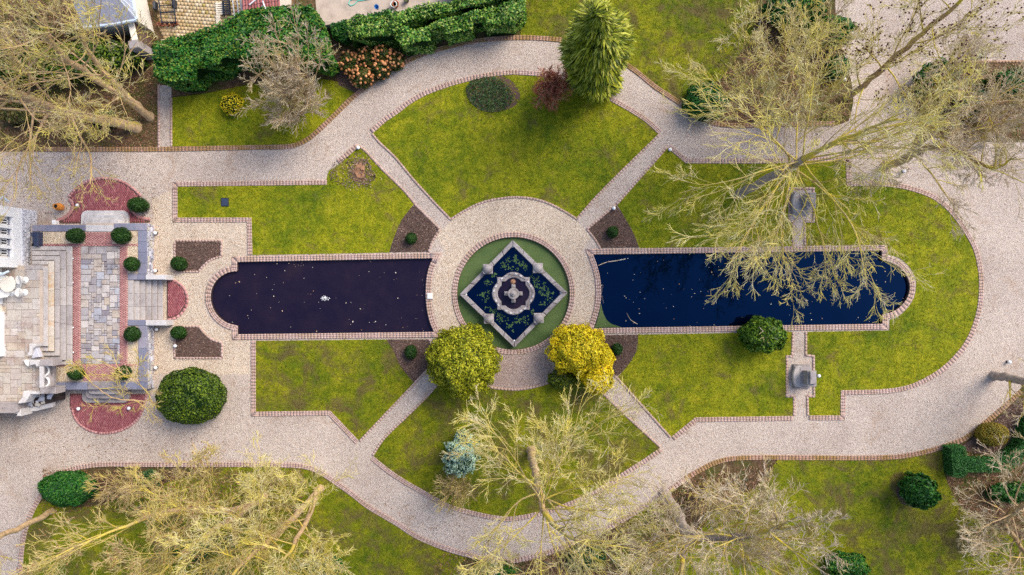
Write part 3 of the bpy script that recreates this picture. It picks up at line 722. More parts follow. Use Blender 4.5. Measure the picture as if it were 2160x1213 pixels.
# rubble retaining wall, facing the garden
def rubble(p, q, z0, z1, parent, name='rubble_stones', course=.16, d=.07, mat='rubble'):
    """rough stones standing proud of the wall line p -> q (world), outward to the right of travel"""
    p, q = np.array(p[:2]), np.array(q[:2]); L = np.linalg.norm(q - p); t = (q - p) / L; nrm = np.array((t[1], -t[0])); mb = MB(); z = z0
    while z < z1 - .03:
        h = min(course * random.uniform(.8, 1.25), z1 - z); u = random.uniform(-.2, 0)
        while u < L:
            w = random.uniform(.18, .42); a, b_ = max(u, 0) + .008, min(u + w, L) - .008; u += w
            if b_ - a < .03: continue
            dd = d * random.uniform(.55, 1.2); k = len(mb.v)
            c4 = [(a, z + .008), (b_, z + .008), (b_, z + h - .008), (a, z + h - .008)]
            ins = [(a + .03, z + .03), (b_ - .03, z + .03), (b_ - .03, z + h - .03), (a + .03, z + h - .03)]
            mb.add([(*(p + t * u_), zz) for u_, zz in c4] + [(*(p + t * u_ + nrm * dd), zz + random.uniform(-.01, .01)) for u_, zz in ins],
                   [(0, 1, 5, 4), (1, 2, 6, 5), (2, 3, 7, 6), (3, 0, 4, 7), (4, 5, 6, 7)])
        z += h
    o = mb.build(name, M[mat], parent); o['kind'] = 'stuff'; return o
w0, w1 = W(308, 590, T1 - .04), W(308, 471, T1 - .04); rubble((w1[0], w1[1]), (w0[0], w0[1]), 0, T1 - .07, lower)
rubble(*[W(308, y, T1 - .04)[:2] for y in (471, 590)][::-1], 0, T1 - .07, lower)
rubble(*[W(308, y, T1 - .04)[:2] for y in (675, 822)][::-1], 0, T1 - .07, lower)
for y0, y1 in ((478, 588), (692, 802)):
    edging(lower, [(325, y0), (325, y1)], 2, .1, False, 'brick_terrace', z=.05)

# main steps down to the pool
st = empty('garden_steps', W(345, 632), 'broad pale stone steps leading from terrace down towards the long left pool', 'steps')
def at(parent, o):      # keep world placement under an empty that is not at the origin
    o.parent = parent; o.matrix_parent_inverse = parent.matrix_basis.inverted(); return o
xs = [268.5, 281, 293.5, 306, 318.5, 331, 343]
for k in range(6):
    z = T1 - .15 * k + .006
    for j in range(3):
        y0, y1 = 591 + j * 28, 591 + (j + 1) * 28
        at(st, slab('tread', rect(xs[k] + 1.2, y0 + .12, xs[k + 1] + .1, y1 - .12), z, .055, 'tread', None, .015))
for k in range(6):
    at(st, slab('riser_core', rect(xs[k], 591, xs[k + 1] - .6, 675), T1 - .15 * k - .045, max(.02, T1 - .15 * k - .045), 'mulch', None, 0))
for k, (y0, y1) in enumerate(((579.5, 590), (676, 687))):
    at(st, slab('cheek_block', rect(306.5, y0, 350, y1), .98, .98, 'pale_stone', None, .03))
# half-round brick landings
def landing(outline_px, label_mat='brick_red', ang=math.pi / 2, z=.045, border=None, nm='brick_landing'):
    poly = curve(W2(outline_px), True, .2); o = sheet(nm, [poly], .02, M['mulch'])
    brick_field(offset(ccw(poly), -.06, True), z, ang, .2, .068, label_mat, o)
    if border: edging(o, border, 1, .15, False, 'brick_terrace', z=.05, right=False, name='border_bricks')
    return o
semi = arc(353, 632, 40, -90, 90, 14)
landing([(352, 592)] + semi + [(352, 672)], border=[(p[0], p[1]) for p in semi])
topb = [(147, 418), (160, 402), (180, 388), (205, 380), (228, 379), (255, 385), (280, 400), (296, 416)]
landing([(122, 468), (138, 462), (152, 450), (158, 436), (155, 424)] + topb + [(272, 425), (270, 436), (282, 452), (296, 462), (316, 466), (316, 470), (122, 472)],
        border=topb)
edging(drive, [(122, 468), (138, 462), (152, 450), (158, 436), (155, 424), (148, 418)], 1, .2, False, 'brick_terrace', z=.055, right=False, step=.09, name='border_bricks')
edging(drive, [(272, 425), (270, 436), (282, 452), (296, 462), (316, 466)], 1, .2, False, 'brick_terrace', z=.055, right=False, step=.09, name='border_bricks')
botb = [(148, 858), (158, 886), (178, 905), (205, 915), (235, 915), (268, 905), (292, 886), (306, 858), (312, 832)]
landing([(148, 830)] + botb, border=botb)
# side steps with rounded ends
def round_rect(x0, y0, x1, y1, r, up):
    if up: return [(x0, y1)] + arc(x0 + r, y0 + r, r, 180, 270, 6) + arc(x1 - r, y0 + r, r, 270, 360, 6) + [(x1, y1)]
    return [(x0, y0), (x1, y0)] + arc(x1 - r, y1 - r, r, 0, 90, 6) + arc(x0 + r, y1 - r, r, 90, 180, 6)
su = empty('side_steps', W(220, 470), 'pale stone steps with rounded ends above the upper red brick landing', 'steps')
for k, (x0, y0, x1, y1) in enumerate(((170, 444, 270, 474), (177.5, 453, 262, 474), (186, 463, 252, 475))):
    at(su, slab('tread', round_rect(x0, y0, x1, y1, 13 - k * 2, True), .225 * (k + 1), .225, 'pale_stone', None, .03))
at(su, slab('top_slab', rect(180.3, 474.5, 239.5, 488.5), T1 + .024, .12, 'pale_stone', None, .015))
sd = empty('side_steps', W(220, 830), 'worn stone steps with rounded ends above the lower red brick half circle', 'steps')
for k, (x0, y0, x1, y1) in enumerate(((172, 822, 272, 850), (180, 822, 262, 841), (186, 822, 252, 832))):
    at(sd, slab('tread', round_rect(x0, y0, x1, y1, 12 - k * 2, False), .225 * (k + 1), .225, 'old_stone', None, .03))
at(sd, slab('top_slab', rect(184.5, 805, 244.5, 821.5), T1 + .024, .12, 'old_stone', None, .015))

# upper terrace and its wrap-round steps
upper = slab('upper_terrace', [(-260, 560), (99, 560), (99, 730.5), (85, 730.5), (85, 828), (40, 849), (-260, 849)], T2 - .04, T2 - .04, 'concrete', None, 0, 'structure')
lev = [(100.5, 559.5, 731, T2 + .01), (113, 550, 741, T2 - .16), (125, 540, 750.5, T2 - .32), (138, 529.5, 760, T2 - .48), (152, 519.5, 769, T2 - .64)]
ws = empty('terrace_steps', W(125, 640, T1), 'wide wraparound stone steps stained ochre below the upper house terrace', 'steps')
for k in range(1, 5):
    x1, y0, y1, z = lev[k]; xi, yi0, yi1, _ = lev[k - 1]
    xl = 68 - k * .5; th = z - T1 + .02; mat = 'tread_ochre' if k == 1 else 'tread'
    nseg = 6
    for j in range(nseg):       # long side
        a, b_ = y0 + (y1 - y0) * j / nseg, y0 + (y1 - y0) * (j + 1) / nseg
        at(ws, slab('tread', rect(xi + 1.1, a + .12, x1, b_ - .12), z, .055, mat, None, .014))
    for j in range(2):          # top return
        a, b_ = xl + (xi + .3 - xl) * j / 2, xl + (xi + .3 - xl) * (j + 1) / 2
        at(ws, slab('tread', rect(a + .12, y0, b_ - .12, yi0 - 1.0), z, .055, 'tread', None, .014))
    at(ws, slab('tread', rect(86, yi1 + 1.0, xi + .3, y1), z, .055, 'tread', None, .014))
for k in range(1, 5):
    x1, y0, y1, z = lev[k]; at(ws, slab('riser_core', rect(68, y0 + .8, x1 - .8, y1 - .8), z - .045, z - .045 - T1 + .05, 'basin_wall', None, 0))
# terrace paving and nosing
for a, b_ in ((562.5, 618), (618.2, 674), (674.2, 730.5)):
    slab('nosing_slab', rect(91, a, 100, b_), T2 + .012, .09, 'tread', upper, .012)
slab('nosing_slab', rect(52, 559.5, 90.8, 568), T2 + .012, .09, 'tread', upper, .012); slab('nosing_slab', rect(62, 723, 90.8, 730.5), T2 + .012, .09, 'tread', upper, .012)
def ok_up(x, y):
    if x > 90.8 and y < 731: return False
    if y < 568 and x > 50: return False
    if y > 722 and y < 756 and x > 61: return False
    if x > 81: return False
    return y < 828 or x < 45
flagstones(-64, 568, 91, 848, 7.8, T2 + .004, 'flag_warm', upper, ok_up, 4, .01)

# balustrade and scroll walls at the terrace corner
bal = empty('balustrade', W(98, 795, T2), 'weathered stone balustrade with pierced oval tracery at the upper terrace corner', 'balustrade')
zb = T2 + .75
at(bal, slab('plinth', rect(86, 770, 112, 822), T2 + .12, .3, 'old_stone', None, .02))
at(bal, slab('rail', rect(82.5, 772, 91, 818), zb, .12, 'pale_stone', None, .02))
at(bal, slab('post', rect(84, 758.5, 110, 772.5), zb + .05, .9, 'old_stone', None, .03))
at(bal, slab('post', rect(84, 817, 117, 831), zb + .05, .9, 'old_stone', None, .03))
at(bal, slab('base_rail', rect(99, 773, 106, 817), T2 + .2, .14, 'old_stone', None, .02))
for cy in (782, 806):                               # leaning pierced ovals between the rails
    mb = MB(); c = W(95, cy, T2 + .45); N = 20; V = []; F = []
    for i in range(N):
        t = 2 * math.pi * i / N
        for r, dz in ((1.0, .04), (.72, .04), (.72, -.04), (1.0, -.04)):
            V.append((c[0] + .12 * r * math.cos(t), c[1] + .33 * r * math.sin(t), c[2] + dz + .25 * -math.cos(t) * r))
    for i in range(N):
        for k in range(4): F.append((i * 4 + k, ((i + 1) % N) * 4 + k, ((i + 1) % N) * 4 + (k + 1) % 4, i * 4 + (k + 1) % 4))
    at(bal, mb.add(V, F).build('tracery_ring', M['white_paint'], None))
at(bal, MB().lathe([(.05, 0), (.13, .05), (.13, .1), (.04, .14)], W(95, 794, T2 + .5), 10).build('rosette', M['pale_stone'], None))
rubble(W(112, 825, T1)[:2], W(112, 772, T1)[:2], T1, T2 + .1, upper, mat='rubble', d=.09)
def scroll(px, z, th, name='scroll_coping', mat='pale_stone'):
    return at(scr, slab(name, curve([tuple(p) for p in px], True, 2.0, 50), z, th, mat, None, .03))
scr = empty('scroll_wall', W(75, 740, T2), 'curled stone scroll wall with rubble infill beside the terrace steps', 'wall')
scroll([(61, 725.5), (76, 725.5), (75, 731), (68, 738), (65, 750), (53, 752), (57, 748), (61, 738)], T2 + .5, .5)
scroll([(76, 732), (84, 753), (66, 756), (69, 740)], T2 + .3, .3, 'infill', 'rubble')
scroll([(62, 760), (84, 760), (84, 772), (76, 774), (74, 769), (62, 771)], T2 + .55, .55, 'pier')
scroll([(46, 759.5), (60, 759.5), (59, 773), (54, 770), (50, 763)], T2 + .4, .4, 'bracket', 'white_paint')
scr = empty('parapet_wall', W(60, 850, T2), 'weathered stone parapet with rubble panel along the foot of the upper terrace', 'wall')
at(scr, slab('parapet_cap', [(-260, 849), (36, 849), (38, 868), (30, 872), (-260, 871)], T2 + .45, .9, 'old_stone', None, .03))
scroll([(49, 825), (61, 826), (61, 836), (52, 850), (36, 852), (40, 846), (46, 838)], T2 + .5, .7)
scroll([(62, 826), (83, 826), (83, 832), (62, 832)], T2 + .45, .7, 'coping')
scroll([(30, 866), (42, 863), (44, 878), (34, 878), (36, 873), (31, 873)], T2 + .3, 1.0, 'bracket')
for a, b_ in (((46, 868), (72, 864)), ((72, 864), (110, 856))):
    at(scr, slab('base_coping', [(a[0], a[1] - 6), (b_[0], b_[1] - 7), (b_[0], b_[1] + 3), (a[0], a[1] + 4)], 1.1, .3, 'pale_stone', None, .02))
sl = MB(); 
q = W2([(60, 834), (109, 830), (109, 849), (50, 861)], 1.3)
body = at(scr, MB().prism(q, 0, 1.2).build('rubble_panel', M['basin_wall'], None))
stones = MB(); X, Y = scatter(q, 30)
for x, y in zip(X, Y):
    a = random.uniform(0, 3); stones.box((x, y, 1.2 + random.uniform(-.02, .05)), (random.uniform(.12, .3), random.uniform(.1, .22), .12), a, .03)
o = at(scr, stones.build('rubble_stones', M['rubble'], None)); o['kind'] = 'stuff'

# ================================================================== the house bay
house = empty('house', (-31.5, 3.0, 0), 'white house bay with mullioned windows over a rough grey stone plinth', 'house')
def hs(o): return at(house, o)
xw, ya, yb = -30.06, W(0, 445)[1], W(0, 566)[1]            # wall face x, y top and bottom of the bay
def hbox(n, x0, x1, y0, y1, z0, z1, m, b=0.0): return hs(MB().box(((x0 + x1) / 2, (y0 + y1) / 2, (z0 + z1) / 2), (x1 - x0, y1 - y0, z1 - z0), 0, b).build(n, M[m], None))
hbox('plinth', -40, xw, yb, ya, 0, 1.32, 'rubble_pale')
rb = rubble((xw, yb), (xw, ya), .02, 1.30, None, course=.17, d=.06, mat='rubble_pale'); hs(rb); rb['kind'] = 'stuff'
xf = xw - .02
hbox('wall', -40, xf, yb, ya, 1.32, 2.02, 'white_paint')
hbox('window_sill', xf - .34, xf - .2, yb + .62, ya - .62, 2.02, 2.05, 'slate')
hbox('wall', -40, xf, yb, yb + .6, 2.02, 3.6, 'white_paint'); hbox('wall', -40, xf, ya - .6, ya, 2.02, 3.6, 'white_paint')
hbox('wall', -40, xf, yb + .6, ya - .6, 3.3, 3.6, 'white_paint'); hbox('inner_wall', -40, xf - .34, yb + .6, ya - .6, 2.02, 3.3, 'cream_paint')
nw = 4; ww = (ya - yb - 1.2) / nw
for k in range(nw + 1):
    y = yb + .6 + ww * k; 
    if 0 < k < nw: hbox('mullion', xf - .34, xf - .05, y - .1, y + .1, 2.05, 3.3, 'white_paint', .01)
for k in range(nw):
    y0, y1 = yb + .6 + ww * k + .12, yb + .6 + ww * (k + 1) - .12
    w_ = hbox('window', xf - .33, xf - .30, y0, y1, 2.12, 3.25, 'glass_dark')
    for part in (((y0, y0 + .05), (2.1, 3.27)), ((y1 - .05, y1), (2.1, 3.27)), ((y0, y1), (2.1, 2.16)), ((y0, y1), (2.62, 2.66)), (((y0 + y1) / 2 - .02, (y0 + y1) / 2 + .02), (2.1, 3.27)), ((y0, y1), (3.0, 3.04))):
        f_ = MB().box((xf - .285, sum(part[0]) / 2, sum(part[1]) / 2), (.03, part[0][1] - part[0][0], part[1][1] - part[1][0])).build('frame', M['white_paint'], None)
        f_.parent = w_; f_.matrix_parent_inverse = w_.matrix_world.inverted()
hbox('roof', -40, xf - .1, yb + .05, ya - .05, 3.6, 3.75, 'slate')
for yy, sg in ((ya + .02, 1), (yb - .02, -1)):         # gutter outlets at the eaves corners
    g = MB().bar((-30.9, yy + .0 * sg, 3.55), (-29.75, yy + .42 * sg - (.0), 3.35), .09, 8); g.bar((-29.75, yy + .42 * sg, 3.35), (-29.72, yy + .24 * sg, 2.9), .07, 8)
    hs(g.build('gutter_outlet', M['gutter'], None))
# main wall behind the terrace
hbox('wall', -40, -30.85, W(0, 745)[1], W(0, 655)[1], T2, 6.5, 'white_paint'); hbox('door_bay', -40, -30.98, W(0, 655)[1], yb, T2, 6.5, 'cream_paint')
hbox('wall', -40, -31.6, -9.5, W(0, 745)[1], T2, 6.5, 'cream_paint')
d_ = hbox('door_panel', -30.98, -30.93, W(0, 640)[1], W(0, 595)[1], T2 + .02, 4.0, 'white_paint')
# basement light well box on the terrace
t = empty('storage_box', W(72, 505, T1), 'dark navy metal box against the rough stone house plinth', 'box')
at(t, slab('body', rect(68, 489, 80, 519), T1 + .45, .45, 'navy', None, .02)); at(t, slab('hinge', rect(65, 490.5, 69, 499), T1 + .5, .2, 'navy', None, .01)); at(t, slab('hinge', rect(66, 513.5, 69.5, 519), T1 + .5, .2, 'hole', None, .01))

# garden table and tulip chairs
tb = empty('garden_table', W(35, 600, T2), 'round white garden table between four moulded chairs on the terrace', 'table')
MB().lathe([(.42, .70), (.46, .72), (.46, .75), (.44, .76)], n=28).build('table_top', M['cream_paint'], tb); MB().lathe([(.09, .03), (.05, .3), (.05, .6), (.14, .70)], n=14).build('pedestal', M['white_plastic'], tb, True)
MB().lathe([(.3, 0), (.28, .03), (.09, .05)], n=20).build('base', M['white_plastic'], tb)
def chair(px, py, az, label):
    t = empty('garden_chair', W(px, py, T2), label, 'chair', 'chairs round the terrace table'); t.rotation_euler.z = az
    MB().lathe([(.08, .40), (.2, .42), (.26, .47), (.27, .50), (.22, .48), (.06, .44)], n=20).build('seat', M['white_plastic'], t, True)
    V = []; F = []; n = 10                                   # curved back, tapering upward
    for k, (z, r, sp) in enumerate(((.47, .26, 1.5), (.6, .29, 1.25), (.72, .32, .9), (.84, .35, .45), (.88, .36, .2))):
        for i in range(n + 1):
            a = -sp + 2 * sp * i / n; V += [(r * math.cos(a), r * math.sin(a), z), ((r - .03) * math.cos(a), (r - .03) * math.sin(a), z)]
    for k in range(4):
        for i in range(n):
            a = k * (n + 1) * 2 + i * 2; b_ = a + (n + 1) * 2
            F += [(a, a + 2, b_ + 2, b_), (a + 1, b_ + 1, b_ + 3, a + 3)]
    MB().add(V, F).build('backrest', M['white_plastic'], t, True)
    MB().lathe([(.22, 0), (.2, .03), (.04, .06), (.035, .3), (.08, .41)], n=16).build('pedestal', M['white_plastic'], t, True)
chair(22, 590, math.radians(140), 'white moulded chair nearest the bay wall, upper left of the terrace table')
chair(53, 591, math.radians(15), 'white moulded chair at the upper right of the round terrace table')
chair(24, 618, math.radians(200), 'white moulded chair at the lower left of the round terrace table')
chair(52, 617, math.radians(-15), 'white moulded chair at the lower right of the round terrace table')
# jar, post
t = empty('terracotta_jar', W(133, 438), 'orange terracotta jar with a wide mouth beside the red brick landing', 'jar')
MB().lathe([(.12, .02), (.2, .15), (.25, .35), (.22, .55), (.15, .68), (.17, .74), (.13, .74), (.11, .66)], n=24).build('body', M['terracotta'], t, True); MB().lathe([(.115, .66), (.115, .70)], n=20).build('opening', M['hole'], t)
t = empty('stone_post', W(122, 470), 'short square white stone post at the end of the brick kerb', 'post')
MB().box((0, 0, .18), (.2, .26, .36), 0, .02).build('shaft', M['white_paint'], t); MB().box((0, 0, .38), (.23, .29, .05), 0, .015).build('cap', M['white_paint'], t)
# drain cover
t = empty('drain_cover', W(474.5, 426.5, .03), 'square dark blue inspection cover set in the lawn', 'cover')
MB().box((0, 0, .05), (.40, .46, .06), 0, .01).build('plate', M['drain'], t); MB().box((0, 0, .02), (.48, .54, .05), 0, .01).build('frame', M['black_metal'], t)

# globe lights
LP = [((757, 313), 'white globe light in the point of lawn beside the tree stump'), ((1412, 317), 'white globe light in the point of lawn at the upper right path fork'), ((1294, 440), 'white globe light at the tip of the upper right mulch bed'),
      ((1724, 792), 'white globe light beside the stone pedestal monument'), ((2124, 763), 'white globe light alone on the gravel at the far right'), ((168, 434), 'white globe light on the upper red brick landing'),
      ((170, 861), 'white globe light on the left of the lower brick half circle'), ((276, 860), 'white globe light on the right of the lower brick half circle'), ((331, 492), 'white globe light on gravel right of the upper terrace wall corner'),
      ((331, 571), 'white globe light on gravel above the broad garden steps'), ((334, 694), 'white globe light on gravel below the broad garden steps'), ((332, 775), 'white globe light on gravel above the big clipped yew'),
      ((373, 729), 'white globe light at the left edge of the lower mulch bed'), ((1903, 362), 'white globe light on gravel by the dark leaning trunk'), ((1778, 170), 'white globe light at the edge of the upper right planting')]
for (px, py), lb in LP:
    t = empty('globe_light', W(px, py), lb, 'light', 'white globe garden lights')
    MB().lathe([(.09, 0), (.09, .05), (.05, .07), (.05, .16)], n=12).build('base', M['black_metal'], t)
    MB().lathe([(.05, .15), (.10, .18), (.115, .23), (.10, .28), (.05, .32), (.01, .33)], n=14).build('globe', M['lamp_glass'], t, True)
for (px, py), wh in zip(((155, 545), (155, 596), (155.5, 691), (156, 743)), ('topmost', 'second', 'third', 'lowest')):
    t = empty('step_light', W(px, py, T1), f'tiny white light on the brick strip beside the terrace steps, {wh} of four', 'light', 'tiny lights along the steps')
    MB().lathe([(.05, 0), (.05, .03), (.04, .05)], n=10).build('base', M['black_metal'], t); MB().lathe([(.045, .04), (.05, .07), (.02, .1)], n=10).build('globe', M['lamp_glass'], t, True)

# ---- stone pedestals on the cross path
def monument(px, py, label):
    t = empty('stone_pedestal', W(px, py), label, 'pedestal', 'stone pedestals on the cross path')
    MB().box((0, 0, .1), (1.05, 1.5, .2), 0, .04).build('base_slab', M['dark_stone'], t)
    V = curve([(-.5, -.62), (-.62, -.3), (-.64, .2), (-.5, .62), (-.1, .7), (-.1, -.66)], True, .1)
    MB().prism(V, .2, .42, .04).build('curved_step', M['tread'], t)
    MB().box((.12, .02, .32), (.72, 1.2, .25), 0, .03).build('step', M['old_stone'], t)
    MB().box((.16, 0, .8), (.42, .84, .8), 0, .03).build('shaft', M['dark_stone'], t)
    MB().box((.16, 0, 1.22), (.56, .98, .08), 0, .02).build('cap', M['dark_stone'], t)
    MB().box((.17, .06, 1.34), (.40, .78, .16), 0, .03).build('block', M['old_stone'], t)
monument(1689, 793, 'dark weathered stone pedestal with curved step on the lower cross path')
monument(1688, 428, 'stone pedestal half hidden by bare branches above the right pool')
# felled stump
t = empty('tree_stump', W(760, 365, .03), 'rotten felled tree stump with pale splinters in the left lawn', 'stump')
V = []; mb = MB(); n = 18
for k, (r, z) in enumerate(((.48, 0), (.36, .06), (.28, .14), (.24, .18), (.14, .08), (.02, .05))):
    for i in range(n):
        a = 2 * math.pi * i / n; q = 1 + .75 * noise.noise((math.cos(a) * 1.5, math.sin(a) * 1.5, k * .7)); V.append((r * q * math.cos(a), r * q * math.sin(a) * 1.15, z + .08 * noise.noise((a, k, 2))))
mb.add(V, [(k * n + i, k * n + (i + 1) % n, (k + 1) * n + (i + 1) % n, (k + 1) * n + i) for k in range(5) for i in range(n)]).build('stump', M['stump_wood'], t)
P = np.column_stack([RNG.normal(0, .6, (240, 2)), RNG.uniform(.02, .1, 240)]); P[:, 0] -= .15; P[:, 1] += .15
V, F = bits(P, np.tile([0., 0., 1.], (240, 1)), np.full(240, .06), .3, .5); o = link('splinters', np_mesh('splinters', V, F), M['wood_chip'], t); o['kind'] = 'stuff'
px_ = W2([(700, 345), (760, 320), (800, 370), (780, 400), (720, 395), (695, 375)])
litter('bark_chips', W2([(735, 340), (775, 335), (795, 375), (770, 392), (740, 380)]), 160, .07, 'chip', LAWNS['nw'][0], .075); litter('bark_chips', px_, 60, .06, 'chip', LAWNS['nw'][0], .07)

# ================================================================== the neighbours' yards at the top
yard = sheet('neighbour_patio', [W2([(318, -60), (520, -60), (520, 40), (420, 75), (330, 110)])], .015, M['soil'])
brick_field(W2([(322, -40), (515, -40), (515, 42), (420, 70), (345, 98)]), .05, math.radians(-4), .23, .22, 'pavers', yard)
yard2 = sheet('concrete_yard', [W2([(660, -80), (960, -80), (960, 8), (845, 27), (690, 52), (668, 30)])], .02, M['concrete'])
# summerhouse with slate roof
t = empty('summerhouse', W(265, 30), 'grey slate roofed summerhouse corner behind the bare trees', 'building')
mb = MB(); R_ = [W(p[0], p[1], z) for p, z in (((235, 52), 2.3), ((288, 42), 2.3), ((270, -60), 2.3), ((150, -60), 2.3), ((215, -40), 3.4), ((160, 60), 2.3))]
at(t, MB().add(R_, [(0, 1, 4), (1, 2, 4), (2, 3, 4), (3, 5, 4), (5, 0, 4)]).build('roof', M['slate'], None))
at(t, MB().prism(W2([(160, 50), (285, 40), (262, -60), (150, -60)], 2.2), 0, 2.2).build('wall', M['cream_paint'], None))
g = MB().bar(R_[1], R_[2], .1, 6).bar(R_[0], R_[1], .09, 6).bar(R_[5], R_[0], .09, 6); at(t, g.build('gutter', M['gutter'], None))
for k in range(7):
    a = Vector(R_[1]).lerp(Vector(R_[2]), k / 7 + .05); b_ = Vector(R_[4]); at(t, MB().bar(a.lerp(b_, .02) + Vector((0, 0, .02)), a.lerp(b_, .9) + Vector((0, 0, .03)), .025, 4).build('roof_batten', M['gutter'], None))
# leaning brick garden wall
t = empty('garden_wall', W(310, 60), 'weathered red brick garden wall with pale capping beside the summerhouse', 'wall')
wl = [W(296, -40), W(304, 40), W(322, 118)]
for i in range(2):
    p, q = np.array(wl[i][:2]), np.array(wl[i + 1][:2]); nrm = np.array((q[1] - p[1], p[0] - q[0])); nrm /= np.linalg.norm(nrm); e = nrm * .14
    at(t, MB().prism([tuple(p - e), tuple(q - e), tuple(q + e), tuple(p + e)], 0, 1.85).build('wall_core', M['mulch'], None))
    V = []
    rb = rubble(p - e, q - e, 0, 1.85, None, 'wall_bricks', .08, .015, 'tile_red'); at(t, rb); rb = rubble(q + e, p + e, 0, 1.85, None, 'wall_bricks', .08, .015, 'tile_red'); at(t, rb)
    at(t, MB().prism([tuple(p - e * 1.3), tuple(q - e * 1.3), tuple(q + e * 1.3), tuple(p + e * 1.3)], 1.86, 1.94, .02).build('capping', M['timber'], None))
x, y, _ = W(320, 118); at(t, MB().box((x, y, 1.05), (.6, .5, 2.1), .2, .04).build('pier', M['old_stone'], None))
# red tiled lean-to roof: real tiles in rows
t = empty('tiled_shed', W(550, 0), 'red pantile shed roof behind the laurel hedge', 'shed')
A, B, C_, D = (Vector(W(*p, z)) for p, z in (((512, 26), 2.0), ((592, 14), 2.0), ((586, -60), 2.5), ((506, -50), 2.5)))
at(t, MB().prism([v.to_2d()[:] for v in (A, B, C_, D)], 0, 1.95).build('wall', M['cream_paint'], None))
mb = MB(); nx, ny = 13, 6
for i in range(nx):
    for j in range(ny):
        u0, u1, v0, v1 = (i + .06) / nx, (i + .94) / nx, j / ny, (j + 1) / ny
        f = lambda u, v, dz: tuple(A.lerp(B, u).lerp(D.lerp(C_, u), v) + Vector((0, 0, dz)))
        mb.add([f(u0, v0, .05), f(u1, v0, .05), f(u1, v1, .02), f(u0, v1, .02), f((u0 + u1) / 2, v0, .1), f((u0 + u1) / 2, v1, .07), f(u0, v0, 0), f(u1, v0, 0)], [(0, 4, 5, 3), (4, 1, 2, 5), (6, 7, 1, 4, 0)])
o = at(t, mb.build('roof_tiles', M['tile_red'], None)); o['kind'] = 'stuff'
for k, (a, b_) in enumerate((((526, 10), (546, -6)), ((554, 2), (560, 20)), ((552, 14), (584, 20)))):
    p, q = W(*a, 2.25), W(*b_, 2.25); tt = empty('roof_pole', ((p[0] + q[0]) / 2, (p[1] + q[1]) / 2, 2.1), ['short white pole lying slanted on the left of the red tiled roof', 'white pole lying straight down the red tiled roof', 'grey pole lying across the foot of the red tiled roof'][k], 'pole')
    at(tt, MB().bar(p, q, .04, 6).build('shaft', M['white_paint' if k < 2 else 'timber'], None)); at(tt, MB().bar(p, Vector(p).lerp(Vector(q), .06), .05, 6).build('end_cap', M['gutter'], None))
# black metal frame
t = empty('metal_frame', W(352, 25), 'black metal trolley frame standing on the mossy neighbour patio', 'frame')
fp = [(333, -14), (363, -14), (371, 47), (341, 47)]
for z in (.35, .8):
    for i in range(4):
        at(t, MB().bar(W(*fp[i], z), W(*fp[(i + 1) % 4], z), .04, 6).build('rail', M['black_metal'], None))
at(t, MB().bar(W(337, 27, .8), W(367, 25, .8), .05, 6).build('cross_bar', M['black_metal'], None)); at(t, MB().bar(W(336, 12, .8), W(365, 11, .8), .03, 6).build('cross_bar', M['black_metal'], None))
for p in fp: at(t, MB().bar(W(*p, 0), W(*p, .82), .04, 6).build('leg', M['black_metal'], None))
for px, py in ((329, 14), (369, 10)):
    x, y, _ = W(px, py, .4); at(t, MB().box((x, y, .5), (.16, .5, .45), 0, .07).build('mudguard', M['black_metal'], None))
# pots
for k, (px, py) in enumerate(((338, 53), (346, 54), (356, 53.5), (366, 53), (374, 51))):
    t = empty('flower_pot', W(px, py, .05), f'rusty flower pot below the black frame, {["leftmost", "second", "middle", "fourth", "rightmost"][k]} in the row', 'pot', 'row of rusty pots')
    MB().lathe([(.07, 0), (.11, .2), (.12, .22), (.09, .22), (.08, .17)], n=12).build('body', M['copper'], t, True); MB().lathe([(.085, .17), (.08, .175)], n=12).build('soil', M['mulch'], t)
# pallets and ladder
def pallet(cx, cy, w, l, az, z, label, mat, n=6):
    t = empty('pallet', W(cx, cy, z), label, 'pallet'); t.rotation_euler.z = az
    for k in range(n): MB().box((0, -l / 2 + l * (k + .5) / n, .12), (w, l / n * .6, .03), 0, .005).build('slat', M[mat], t)
    for s in (-1, 1): MB().box((s * w * .4, 0, .06), (.08, l, .1), 0, .005).build('bearer', M[mat], t)
pallet(466, 20, .55, .8, math.radians(4), .05, 'pale timber pallet beside the black slatted rack', 'timber')
pallet(479, 17, .5, .95, math.radians(4), .2, 'black slatted rack leaning next to the pale pallet', 'black_metal', 8)
pallet(462, 44, .6, .28, math.radians(94), .05, 'short pale pallet half under the laurel hedge', 'timber', 5)
t = empty('ladder', W(495, 20, 1.0), 'white ladder lying beside the red tiled shed', 'ladder')
pts = [(W(487, -30, 1.0), W(496, 44, .6)), (W(496, -30, 1.0), W(505, 42, .6))]
for a, b_ in pts: at(t, MB().bar(a, b_, .04, 6).build('rail', M['white_paint'], None))
for k in range(9): at(t, MB().bar(Vector(pts[0][0]).lerp(Vector(pts[0][1]), (k + .5) / 9), Vector(pts[1][0]).lerp(Vector(pts[1][1]), (k + .5) / 9), .025, 5).build('rung', M['copper'], None))
t = empty('timber_plank', W(508, 10, 1.2), 'long white plank standing against the shed next to the ladder', 'plank')
at(t, MB().bar(W(503, -30, 1.6), W(512, 34, 1.0), .06, 4).build('board', M['white_paint'], None)); at(t, MB().bar(W(512, 34, 1.0), W(513, 36, .95), .065, 4).build('end_cap', M['timber'], None))
